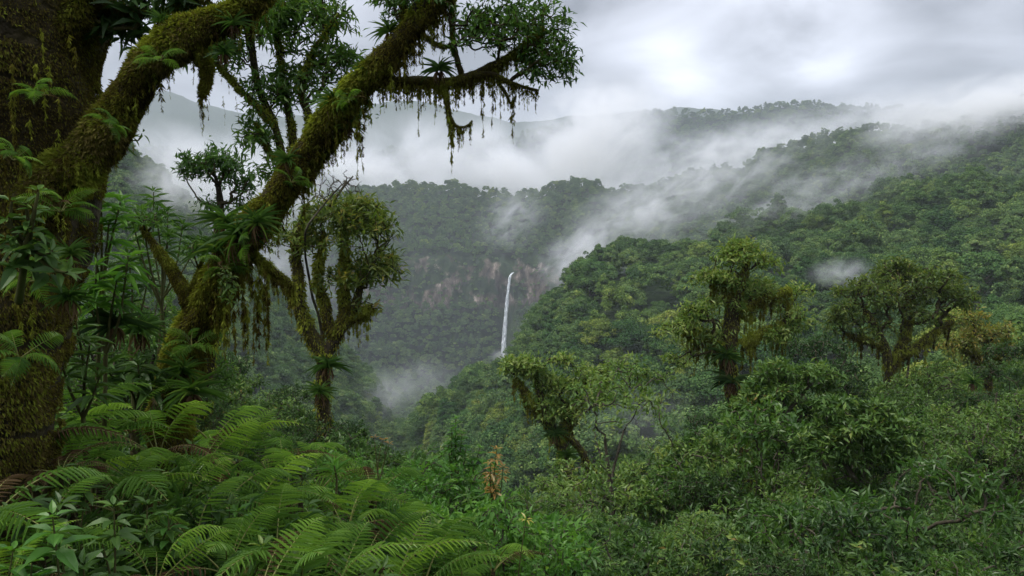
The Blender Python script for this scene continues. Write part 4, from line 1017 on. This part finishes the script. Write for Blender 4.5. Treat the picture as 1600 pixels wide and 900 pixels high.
sapling('whorled_sapling', 'thin sapling in front of the misty slope behind the leaning trunk', 'sapling', gbase(225, 7.0), tips_px([(262, 330), (285, 352), (240, 300), (215, 395), (310, 380)], 6.8), .16, .2, 8, M_leaf, 55, group=WG)
sapling('whorled_sapling', 'short sapling at the foot of the leaning trunk with spread leaves', 'sapling', gbase(225, 5.2), tips_px([(215, 560), (245, 590), (190, 590), (160, 560)], 4.9), .19, .26, 7, M_shrub, 56, group=WG)
sapling('whorled_sapling', 'sapling pushed against the base of the giant trunk', 'sapling', gbase(120, 4.0), tips_px([(118, 500), (140, 540), (95, 560), (155, 590)], 3.9), .14, .26, 7, M_shrub, 57, group=WG)
sapling('climbing_shrub', 'shrub with glossy oval leaves growing in front of the giant mossy trunk', 'shrub', V(30, 470, 2.75), tips_px([(18, 315), (40, 318), (8, 350), (45, 365), (22, 385), (78, 395), (105, 425), (60, 300)], 2.6), .085, .42, 5, M_shrub, 58, lift=.2, tiers=3, gap=.06)
sapling('tall_sapling', 'sapling with drooping leaves hanging near the moss limb of the giant tree', 'sapling', V(188, 232, 3.2), tips_px([(206, 214), (222, 208), (196, 226)], 3.25), .10, .2, 4, M_leaf, 59, lift=-.3, tiers=1, r0=.004)
sapling('orange_sapling', 'sapling with orange-brown young leaves above the bright shrubs', 'sapling', gbase(770, 6.2), tips_px([(776, 702), (766, 724), (786, 730), (774, 756), (764, 745)], 6.2), .085, .34, 6, M_orange, 60, lift=0, tiers=3, gap=.04, r0=.008)
sapling('orange_sapling', 'twig with a few orange-brown leaves left of the pointed bright sapling', 'sapling', gbase(570, 6.8), tips_px([(598, 688), (608, 694), (585, 684)], 6.8), .08, .26, 5, M_orange, 61, lift=0, tiers=1, r0=.008)
sapling('palmate_seedling', 'seedling with one drooping yellow whorl of leaves at the bottom centre', 'seedling', gbase(770, 4.6), tips_px([(822, 812)], 4.6), .085, .3, 7, M_yellow, 62, lift=-.35, tiers=1, r0=.006)
sapling('pointed_sapling', 'pointed bright green sapling standing above the shrubs in the centre', 'sapling', gbase(712, 9), tips_px([(712, 655), (706, 672), (722, 678), (700, 695), (728, 700), (690, 712), (738, 720), (712, 690), (700, 730), (725, 745), (750, 700), (672, 722), (655, 735)], 9), .11, .42, 7, M_bright, 63, tiers=4, gap=.07)
sapling('whorled_sapling', 'young sapling with four bright upright leaves above the ferns', 'sapling', gbase(520, 4.8), tips_px([(522, 728)], 4.8), .15, .24, 6, M_bright, 64, tiers=2, lift=.5)
sapling('palmate_shrub', 'shrub with drooping palmate leaves at the bottom beside the dark thicket', 'shrub', gbase(870, 6.2), tips_px([(868, 848), (895, 838), (850, 880), (900, 875), (840, 835), (925, 860), (880, 900)], 6.2), .15, .26, 8, M_bright, 65, lift=-.05, tiers=2)
BG = 'large-leaved plants at the bottom left'
for k, (px, d, tips_, lab) in enumerate([
    (80, 2.2, [(82, 808)], 'large-leaved plant rising in the bottom left corner'), (176, 2.5, [(178, 792), (160, 850)], 'large-leaved plant with a reddish tip beside the bottom ferns'),
    (25, 2.2, [(20, 862), (50, 880)], 'low large-leaved plant in the very corner'), (110, 2.3, [(95, 870), (130, 885)], 'broad dark leaves spreading along the bottom edge'),
    (260, 3.0, [(262, 805), (300, 850)], 'large-leaved plant hidden among the bottom ferns'), (130, 3.2, [(128, 730), (105, 745)], 'large-leaved plant in front of the dead fronds'), (370, 3.4, [(372, 800), (400, 835)], 'large-leaved plant between the front ferns')]):
    sapling('large_leaved_plant', lab, 'plant', gbase(px, d), tips_px(tips_, d), .098, .44, 5, M_shrub if k % 2 else M_bright, 70 + k, tiers=3, gap=.05, lift=.1, r0=.006, group=BG, tint=.36)
for k, (px, py, d, lab) in enumerate([(215, 725, 3.6, 'broad-leaved seedling in the dark hollow of the fern bank'), (325, 770, 3.4, 'broad-leaved seedling left of the hanging frond'), (480, 790, 3.9, 'broad-leaved seedling beside the tall upright frond'),
    (410, 855, 2.8, 'broad-leaved seedling in front of the bottom ferns'), (590, 830, 3.9, 'broad-leaved seedling below the bright shrubs'), (560, 870, 3.1, 'broad-leaved seedling at the bottom centre-left'), (660, 800, 5.0, 'broad-leaved seedling under the pointed sapling'),
    (455, 720, 5.0, 'broad-leaved seedling on the crest of the fern bank'), (300, 700, 4.4, 'broad-leaved seedling right of the leaning trunk foot'), (230, 790, 3.0, 'broad-leaved seedling between the big-leaved plants'), (50, 770, 2.6, 'broad-leaved seedling above the corner plant')]):
    sapling('broad_leaved_seedling', lab, 'seedling', gbase(px, d), tips_px([(px, py), (px + 38 / d * 3, py + 20), (px - 34 / d * 3, py + 28)], d), .10 + .01 * (k % 3), .36, 5, [M_shrub, M_leafd, M_leaf][k % 3], 170 + k, tiers=3, gap=.05, lift=.1, r0=.005, group='broad-leaved seedlings in the fern bank')
sapling('climbing_shrub', 'clump of glossy lobed leaves clinging to the leaning trunk', 'shrub', V(352, 445, 4.95), tips_px([(338, 428), (350, 440), (362, 432), (372, 450), (345, 462), (360, 470), (352, 420)], 4.85), .065, .36, 6, M_shrub, 80, lift=-.3, tiers=2, r0=.006)

# ------------------------------------------------------------------ bromeliads and grassy epiphytes
def rosette_mesh(seed, n_, L, w, mat, name, droop='strap', elo=.2, ehi=1.4):
    rg = np.random.default_rng(seed); mb = MB()
    a = rg.uniform(0, 2 * pi, n_); el = rg.uniform(elo, ehi, n_)
    D = np.stack([np.cos(a) * np.cos(el), np.sin(a) * np.cos(el), np.sin(el)], 1)
    Nn = np.stack([-np.cos(a) * np.sin(el), -np.sin(a) * np.sin(el), np.cos(el)], 1) + rg.normal(0, .3, (n_, 3)); D = nrm(D + rg.normal(0, .14, (n_, 3)))
    LL = L * rg.uniform(.6, 1.15, n_)
    add_leaves(mb, D * .02, D, Nn, LL, w * rg.uniform(.7, 1.2, n_), np.clip(.5 + .2 * rg.normal(size=n_), 0, 1), droop)
    return mb.mesh(name, mat)
def dead_skirt(seed, L):
    rg = np.random.default_rng(seed); mb = MB(); n_ = 22
    a = rg.uniform(0, 2 * pi, n_); el = rg.uniform(-1.3, -.3, n_)
    D = np.stack([np.cos(a) * np.cos(el), np.sin(a) * np.cos(el), np.sin(el)], 1)
    add_leaves(mb, D * .02, D, np.tile([0, 0, 1.], (n_, 1)) + rg.normal(0, .3, (n_, 3)), L * rg.uniform(.5, 1, n_), .014, rg.uniform(0, 1, n_), 'strap')
    return mb.mesh('dead_leaves', M_dead)
BR = [rosette_mesh(1, 46, .30, .012, M_leaf, 'rosette_a'), rosette_mesh(2, 64, .24, .008, M_leaf, 'rosette_b'), rosette_mesh(3, 34, .36, .019, M_leafd, 'rosette_c', 'strap', .1, 1.2)]
DS = dead_skirt(4, .2)
br_proto = {}
def bromeliad(px, py, d, v, sc, lab, grp='epiphytes growing on the mossy trees'):
    c = V(px, py, d); key = v; sc *= .72 if d < 10 else .85
    if key in br_proto: return copy_tree(br_proto[key], c, px * 1.7, sc, lab, grp)
    r = empty('bromeliad', c, lab, 'bromeliad', grp, px * 1.7, sc); child('rosette', BR[v], r); child('dead_leaf', DS, r); br_proto[key] = r
for a in [(372, 372, 4.88, 1, 1.0, 'largest grassy rosette with brown dead leaves, on the leaning trunk'), (340, 395, 5.0, 0, .8, 'rosette left of the largest one on the leaning trunk'), (402, 352, 4.85, 1, .8, 'rosette on the upper side of the leaning trunk, above the largest one'),
          (352, 352, 5.05, 0, .75, 'thin-leaved rosette standing up behind the largest one'), (448, 255, 4.95, 1, .6, 'small rosette on the leaning trunk beside the slender stems'), (520, 160, 4.9, 1, .75, 'rosette perched on the leaning trunk below the side branch'),
          (578, 112, 4.85, 1, .55, 'small rosette at the fork of the leaning trunk'), (686, 112, 4.8, 0, .5, 'rosette standing on the mossy side branch'), (608, 52, 4.8, 0, .5, 'dark rosette near the top edge on the leaning trunk'), (365, 40, 3.1, 0, .3, 'rosette under the mossy limb at the top left'),
          (350, 85, 3.1, 1, .32, 'grassy rosette hanging below the mossy limb'), (252, 35, 3.1, 1, .3, 'rosette on top of the mossy limb'), (178, 512, 4.4, 2, .8, 'dark wide rosette with sword-like leaves right of the giant trunk'), (218, 520, 4.9, 1, .85, 'bright rosette next to the dark wide rosette'),
          (285, 585, 5.0, 1, .9, 'rosette at the foot of the leaning trunk'), (300, 618, 4.9, 0, .9, 'hanging rosette at the base of the leaning trunk'), (110, 400, 2.95, 1, .4, 'grassy tuft on the right side of the giant trunk'), (108, 470, 3.0, 1, .5, 'drooping tuft low on the giant trunk'),
          (545, 200, 4.95, 1, .5, 'small rosette on the short branch beneath the leaning trunk'), (1145, 600, 23.6, 2, 2.3, 'large epiphyte rosette on the stem of the epiphyte-covered tree'), (1152, 655, 23.6, 1, 2.4, 'lower epiphyte rosette on the epiphyte-covered tree'),
          (1135, 560, 23.6, 1, 2.6, 'epiphyte rosette just under the crown of the epiphyte-covered tree'), (885, 715, 27.6, 1, 2.2, 'epiphyte on the twin mossy stems in the centre'), (868, 680, 27.6, 1, 2.0, 'upper epiphyte on the twin mossy stems'),
          (1520, 600, 30, 0, 1.8, 'star-shaped rosette on top of the dark thicket'), (512, 575, 13.8, 0, 1.3, 'rosette on the stem of the forked mossy tree'), (500, 615, 13.8, 1, 1.3, 'tuft low on the forked mossy tree')]:
    bromeliad(*a)

# ------------------------------------------------------------------ ferns
ser = [0, .06, .14, .22, .30, .38, .46, .54, .62, .70, .78, .86, .93, 1]
SHAPES['pinna'] = long_shape(ser, [.6, 1.05, .8, 1.05, .78, 1.0, .74, .92, .66, .78, .5, .52, .28, .05], .16, .10)
def frond_mesh(seed, L, npair, wid, arch, name, mat=M_fern):
    rg = np.random.default_rng(seed); mb = MB()
    s = np.linspace(0, 1, 40)
    x = L * (s - .12 * s ** 3); z = L * (arch * s - (arch + .42 * (1 + .3 * rg.normal())) * s ** 2 * .78); y = L * .06 * rg.normal() * s ** 2
    p = np.stack([x, y, z], 1); T = nrm(np.gradient(p, axis=0))
    sp_ = np.linspace(.16, .99, npair)
    for side in (-1, 1):
        ss = sp_ + rg.normal(0, .002, npair); k = np.clip((ss * 39).astype(int), 0, 39)
        c = np.stack([np.interp(ss, s, p[:, i_]) for i_ in range(3)], 1); t_ = T[k]
        S = nrm(np.cross(np.array([0, 0, 1.]), t_)) * side; U = nrm(np.cross(t_, S * side))
        rel = (ss - .16) / .84; prof = np.clip(np.sin(pi * np.clip(rel * .86 + .16, 0, 1)) ** .8, .05, 1) * (1 - .35 * rel)
        Lp = wid * L * prof * rg.uniform(.9, 1.06, npair)
        D = S + t_ * (.22 + .55 * rel)[:, None] - np.array([0, 0, .18]) + rg.normal(0, .05, (npair, 3))
        miss = rg.uniform(size=npair) > .06
        add_leaves(mb, c[miss], D[miss], (U + rg.normal(0, .14, (npair, 3)))[miss], Lp[miss], (np.full(npair, L * .84 / npair * .58) * (.55 + .45 * prof))[miss], np.clip(.45 + .1 * rg.normal(size=npair) + .15 * rel, 0, 1)[miss], 'pinna')
    me = mb.mesh(name, mat); 
    st = MB(); add_tube(st, p, np.interp(s, [0, 1], [.0085 * L, .002 * L]), 5)
    return me, st.mesh('rachis', M_petiole, True)
FR = [frond_mesh(81 + k, 1.0, npair, wid, arch, 'frond_blade') for k, (npair, wid, arch) in enumerate([(21, .24, .55), (24, .22, .8), (19, .27, .4), (22, .23, 1.0), (18, .29, .65), (25, .21, .7)])]
FRD = [frond_mesh(90, 1.0, 24, .14, .5, 'dead_frond_blade', M_dead)]
fern_protos = []
def fern_proto(k, nf, loc, label, cat='fern', sc=1.0, group=None, fr=FR):
    rg = np.random.default_rng(200 + k)
    r = empty('fern', loc, label, cat, group, rg.uniform(0, 6.28), sc)
    for i_ in range(nf):
        b_, st = fr[rg.integers(0, len(fr))] if (i_ != 2 or fr is not FR) else FRD[0]; a = i_ * 6.283 / nf + rg.normal(0, .25)
        o = child('frond', b_, r); s_ = rg.uniform(.75, 1.1); o.scale = (s_, s_, s_); o.rotation_euler = (rg.normal(0, .2), rg.normal(-.30, .28), a); o.location = (.02 * cos(a), .02 * sin(a), 0)
        g = bpy.data.objects.new('rachis', st); COL.objects.link(g); g.parent = o
    return r
FG = 'green ferns of the foreground'
ferns = []
#  px, py of the crown of the plant, d, size
FERNS = [(30, 640, 3.4, .62, 'fern with long arching fronds against the base of the giant trunk'), (-30, 740, 2.6, .5, 'fern whose fronds enter from the left edge above the dead leaves'), (105, 620, 4.2, .55, 'pale fern arching right beside the giant trunk base'),
 (150, 640, 4.4, .55, 'fern in the row below the two trunks, its fronds hanging straight down'), (205, 625, 4.8, .6, 'fern between the giant trunk and the leaning trunk'), (245, 660, 4.4, .55, 'grey-green fern under the foot of the leaning trunk'), (310, 690, 4.6, .55, 'fern just right of the leaning trunk foot'),
 (370, 680, 5.4, .6, 'fern behind the open fern bank, lit yellow-green'), (420, 690, 5.2, .62, 'pale fern on the crest of the fern bank'), (340, 740, 4.0, .55, 'fern with a frond hanging point-down in the middle of the bank'), (395, 750, 4.2, .55, 'fern crossing the middle of the bank'),
 (450, 740, 4.6, .6, 'fern on the right shoulder of the fern bank'), (300, 800, 3.2, .5, 'fern with curled yellow fronds near the bottom'), (350, 830, 3.0, .5, 'fern with a wide flat frond at the bottom'), (430, 800, 3.6, .58, 'fern with a tall upright frond facing the camera'),
 (470, 860, 2.9, .52, 'large fern with a straight upright frond at the bottom centre-left'), (240, 850, 2.8, .45, 'small fern between the big-leaved plants'), (540, 780, 4.4, .62, 'spreading fern left of the bright shrubs'), (560, 840, 3.6, .55, 'fern with rows of parallel leaflets at the bottom'),
 (610, 880, 3.2, .5, 'fern at the bottom edge below the bright shrubs'), (500, 720, 5.6, .6, 'fern in front of the bushes at the centre-left'), (580, 740, 5.4, .6, 'fern at the edge of the bright shrubs'), (660, 860, 3.8, .55, 'fern spreading below the orange sapling'),
 (720, 880, 4.0, .5, 'fern near the yellow whorl at the bottom'), (60, 800, 2.6, .42, 'fern over the big leaves in the left corner'), (180, 740, 3.4, .5, 'fern in the shaded hollow under the hanging fronds'), (110, 700, 3.6, .5, 'fern hanging over the brown dead leaves'),
 (620, 800, 4.6, .55, 'fern tucked beneath the centre shrub'), (280, 740, 3.9, .5, 'fern with dark fronds in the middle hollow'), (0, 860, 2.3, .4, 'fern in the lowest left corner'), (400, 880, 2.6, .45, 'fern cut by the bottom edge beside the upright frond'), (520, 890, 2.9, .45, 'fern cut by the bottom edge left of centre'),
 (770, 850, 5.0, .55, 'fern under the yellow whorl of leaves'), (470, 690, 6.2, .6, 'distant fern at the foot of the forked tree'), (330, 650, 5.8, .6, 'fern half hidden right of the leaning trunk')]
for k, (px, py, d, L, lab) in enumerate(FERNS):
    c = V(px, py, d); c[2] -= L * .34
    if k < 4: ferns.append(fern_proto(k, 6 + k % 3, c, lab, 'fern', L, FG))
    else: copy_tree(ferns[k % 4], c, k * 2.1, L, lab, FG, tilt=(rgp.normal(0, .08), rgp.normal(0, .08)))
    # rootstock so that every fern stands on the ground
g_dead = fern_proto(9, 7, V(95, 740, 3.2), 'dead brown fern fronds collapsed at the foot of the giant trunk', 'dead fern', .3, None, FRD)

for k, (px, py, d, sc, lab) in enumerate([(60, 150, 2.9, .13, 'small fern rooted high on the giant trunk'), (20, 250, 2.88, .14, 'small fern halfway up the giant trunk'), (95, 330, 2.9, .16, 'small fern on the right flank of the giant trunk'),
    (60, 440, 2.86, .17, 'small fern low on the giant trunk'), (30, 560, 2.85, .2, 'fern rooted near the foot of the giant trunk'), (350, 420, 4.9, .2, 'small fern under the rosettes of the leaning trunk'), (390, 385, 4.85, .22, 'fern hanging from the leaning trunk beside the largest rosette'),
    (300, 540, 4.95, .22, 'small fern on the lower leaning trunk'), (455, 285, 4.85, .17, 'small fern halfway up the leaning trunk'), (545, 160, 4.75, .15, 'small fern high on the leaning trunk'), (250, 95, 3.02, .11, 'small fern on the moss limb at the top left'), (170, 200, 3.02, .12, 'small fern where the moss limb leaves the giant trunk')]):
    if k == 0: ep = fern_proto(20, 9, V(px, py, d), lab, 'fern', sc, 'small ferns rooted on the trunks'); ep.name = 'epiphytic_fern'
    else: copy_tree(ep, V(px, py, d), k * 1.9, sc, lab, 'small ferns rooted on the trunks', tilt=(.5, 0)); 
# rootstocks: short fibrous stems that carry the fronds
rt = {}
for o in [o for o in bpy.data.objects if o.type == 'EMPTY' and o.name.startswith('fern')]:
    g = ground(o.location.x, o.location.y); hh = max(.05, (o.location.z - g) / o.scale[0] + .1)
    mb = MB(); add_tube(mb, [(0, 0, -hh), (.01, .0, -hh / 2), (0, 0, .02)], [.05, .04, .03], 7, .5, .2)
    child('rootstock', mb.mesh('rootstock', M_bark, True), o)

# ------------------------------------------------------------------ undergrowth: low leaves nobody could count
def undergrowth(name, n_, d0, d1, u0, u1, hmax, L, mat, seed, label, shape='fold', w=.42, power=1.0):
    rg = np.random.default_rng(seed)
    y = d0 + (d1 - d0) * rg.uniform(size=n_) ** power; x = y * rg.uniform(u0, u1, n_)
    g = H(x, y); hh = hmax * (.55 + .5 * fbm(xyz(x * 1.3, y * 1.3, 0), 3, 71)); z = g + np.clip(hh, .05, None) * rg.uniform(.0, 1, n_) ** .7
    D = nrm(rg.normal(size=(n_, 3)) + np.array([0, 0, -.15])); LL = L * rg.uniform(.5, 1.5, n_)
    mb = MB(); add_leaves(mb, xyz(x, y, z), D, nrm(np.array([0, 0, 1.]) + rg.normal(0, .5, (n_, 3))), LL, LL * w, np.clip(.35 + .25 * vnoise(xyz(x * 2.5, y * 2.5, z * 2.5), 8) + .12 * rg.normal(size=n_), 0, 1), shape)
    ob = bpy.data.objects.new(name, mb.mesh(name, mat)); COL.objects.link(ob); tag(ob, label, kind='stuff')
undergrowth('undergrowth', 60000, 1.6, 9, -.75, .06, .6, .045, M_leafd, 91, 'tangled low leaves under the foreground ferns')
undergrowth('undergrowth', 24000, 1.6, 7, -.75, .02, .7, .11, M_leaf, 92, 'narrow grassy leaves between the foreground ferns', 'blade', .10)
undergrowth('undergrowth', 45000, 8, 46, -.72, .74, .6, .10, M_leafd, 93, 'low leaves covering the near slope', 'fold', .42, 1.0)
undergrowth('undergrowth', 30000, 2.0, 6, -.06, .7, .6, .07, M_leafd, 94, 'low leaves on the slope at the right')
# ------------------------------------------------------------------ haze and mist
HAZE = 0.00017
def box_mesh(name, lo, hi):
    me = bpy.data.meshes.new(name)
    v = [(x, y, z) for x in (lo[0], hi[0]) for y in (lo[1], hi[1]) for z in (lo[2], hi[2])]
    me.from_pydata(v, [], [(0, 1, 3, 2), (4, 6, 7, 5), (0, 4, 5, 1), (2, 3, 7, 6), (0, 2, 6, 4), (1, 5, 7, 3)]); me.update(); return me
mh, t = newmat('haze')
pv = t.nodes.new('ShaderNodeVolumePrincipled'); pv.inputs['Color'].default_value = (.86, .92, 1.0, 1); pv.inputs['Density'].default_value = HAZE
pv.inputs['Anisotropy'].default_value = .1
oo = t.nodes.new('ShaderNodeOutputMaterial'); t.links.new(pv.outputs[0], oo.inputs['Volume'])
zmin, zmax = float(Z.min()) - 1, float(Z.max()) + 30
hz = bpy.data.objects.new('haze', box_mesh('haze', (-8200, -5200, zmin), (8200, 5200, zmax)))
hz.data.materials.append(mh); COL.objects.link(hz); tag(hz, 'thin blue-grey haze filling the whole valley', 'haze', kind='stuff')
print('Z', zmin, zmax)
import bmesh
bmm = bmesh.new(); bmesh.ops.create_icosphere(bmm, subdivisions=3, radius=1.0)
def mist(px, py, d, wx, wy, dh, tau, rot=0, scale=3.0, thr=.46, stretch=(1, 1, 1), seed=0, label='pale mist', edge=1.6):
    """an ellipsoid of cloud: wx, wy half sizes in photo pixels, dh half depth in metres, rot in degrees in the picture plane"""
    c = P(px, py, d); rx, rz = wx * d / F, wy * d / F
    me = bpy.data.meshes.new('mist'); bmm.to_mesh(me)
    ob = bpy.data.objects.new('mist', me); COL.objects.link(ob)
    ob.location = tuple(c); ob.scale = (rx, dh, rz); ob.rotation_euler = (0, -radians(rot), 0)
    m, t = newmat('mist'); n = t.nodes.new; l = t.links.new
    tcn = n('ShaderNodeTexCoord')
    ln = n('ShaderNodeVectorMath'); ln.operation = 'LENGTH'; l(tcn.outputs['Object'], ln.inputs[0])
    def mm(op, a, b, c_=None, clamp=False):
        q_ = n('ShaderNodeMath'); q_.operation = op; q_.use_clamp = clamp
        for ii, v in enumerate((a, b, c_)):
            if v is None: continue
            if isinstance(v, (int, float)): q_.inputs[ii].default_value = v
            else: l(v, q_.inputs[ii])
        return q_.outputs[0]
    r0 = max(rx, rz)
    mp = n('ShaderNodeMapping'); mp.inputs['Scale'].default_value = (rx / r0 * stretch[0], dh / r0 * stretch[1], rz / r0 * stretch[2]); mp.inputs['Location'].default_value = (seed * 3.7, seed * 1.3, seed * 5.1)
    l(tcn.outputs['Object'], mp.inputs['Vector'])
    nz = n('ShaderNodeTexNoise'); nz.inputs['Scale'].default_value = scale; nz.inputs['Detail'].default_value = 7; nz.inputs['Roughness'].default_value = .64; nz.inputs['Distortion'].default_value = .9
    l(mp.outputs[0], nz.inputs['Vector'])
    f = mm('SUBTRACT', 1.0, ln.outputs['Value'], clamp=True)
    f = mm('POWER', f, edge)
    k = mm('MULTIPLY_ADD', mm('SUBTRACT', nz.outputs['Fac'], thr), 5.0, .15, True)
    den = mm('MULTIPLY', mm('MULTIPLY', f, k), tau / (dh * .5))
    vs = n('ShaderNodeVolumeScatter'); vs.inputs['Color'].default_value = (.95, .96, 1, 1); vs.inputs['Anisotropy'].default_value = .2
    l(den, vs.inputs['Density'])
    o2 = n('ShaderNodeOutputMaterial'); l(vs.outputs[0], o2.inputs['Volume'])
    me.materials.append(m)
    tag(ob, label, 'mist', kind='stuff')
MISTS = [
 (1130, 232, 1450, 220, 46, 120, 2.4, 8, 4.6, .48, (1, 1, 1.6), 'ragged cloud in front of the far ridge'),
 (1190, 345, 420, 170, 46, 30, .9, 24, 4.6, .50, (1, 1, 1.6), 'ragged wisp rising over the right slope'),
 (1440, 250, 430, 170, 34, 30, .8, 20, 4.6, .50, (1, 1, 1.6), 'torn wisp below the top of the right ridge'),
 # px, py, d, wx, wy, dh, tau, rot, scale, thr, stretch, label
 (810, 262, 1700, 340, 84, 250, 5, -8, 3.4, .45, (1, 1, 1), 'broad bank of white cloud behind the headwall'),
 (930, 215, 1500, 150, 100, 160, 5, 30, 3.0, .43, (1, 1, 1), 'bright cloud swelling at the end of the far ridge'),
 (540, 266, 1500, 250, 56, 200, 4, -12, 3.6, .46, (1, 1, 1), 'cloud drifting over the left end of the headwall'),
 (350, 275, 1000, 210, 72, 150, 3.4, -20, 3.4, .44, (1, 1, 1), 'cloud hanging over the left valley side'),
 (1020, 325, 560, 210, 80, 70, 2.3, 26, 4.0, .49, (1, 1, 1.6), 'bright mist rising behind the right-hand spur'),
 (905, 395, 520, 90, 50, 40, 1.8, 38, 3.0, .45, (1, 1, 1.6), 'mist spilling down beside the waterfall notch'),
 (1130, 265, 600, 230, 75, 70, 1.7, 22, 4.4, .51, (1, 1, 1.6), 'streaky mist climbing towards the right ridge'),
 (1330, 215, 1300, 380, 75, 150, 3.2, 12, 4.6, .48, (1, 1, 1.7), 'mist streaming off the far ridge'),
 (1560, 165, 640, 260, 60, 80, 4.2, 10, 3.6, .45, (1, 1, 1.7), 'grey cloud covering the top of the right ridge'),
 (1260, 300, 330, 190, 60, 30, .8, 16, 4.4, .50, (1, 1, 1.6), 'thin veil of mist across the right slope'),
 (1315, 425, 140, 62, 30, 9, .7, 8, 2.4, .42, (1, 1, 1), 'small puff of mist on the right slope'),
 (610, 612, 400, 140, 46, 50, 1.1, 16, 3.6, .46, (1, 1, 1), 'pale mist lying in the valley bottom'),
 (400, 400, 560, 180, 100, 60, .9, -35, 3.0, .45, (1, 1, 1), 'thin mist crossing the left side of the valley'),
 (800, 340, 900, 80, 60, 40, .8, 40, 3.0, .46, (1, 1, 1.6), 'wisp of mist above the cliff'),
 (275, 290, 380, 70, 70, 35, 1.6, -45, 2.8, .42, (1, 1, 1), 'mist curling off the left crest'),
 (1480, 200, 420, 230, 50, 40, .9, 18, 3.4, .48, (1, 1, 1.6), 'thin cloud dragging over the upper right trees'),
 (1000, 650, 85, 130, 60, 14, .14, 0, 2.0, .40, (1, 1, 1), 'faint mist in the hollow below the spur'),
 (783, 556, 930, 22, 14, 12, .7, 0, 2.6, .40, (1, 1, 1), 'spray at the foot of the waterfall'),
]
for k, a in enumerate(MISTS):
    mist(*a[:7], rot=a[7], scale=a[8], thr=a[9], stretch=a[10], seed=k + 1, label=a[11])
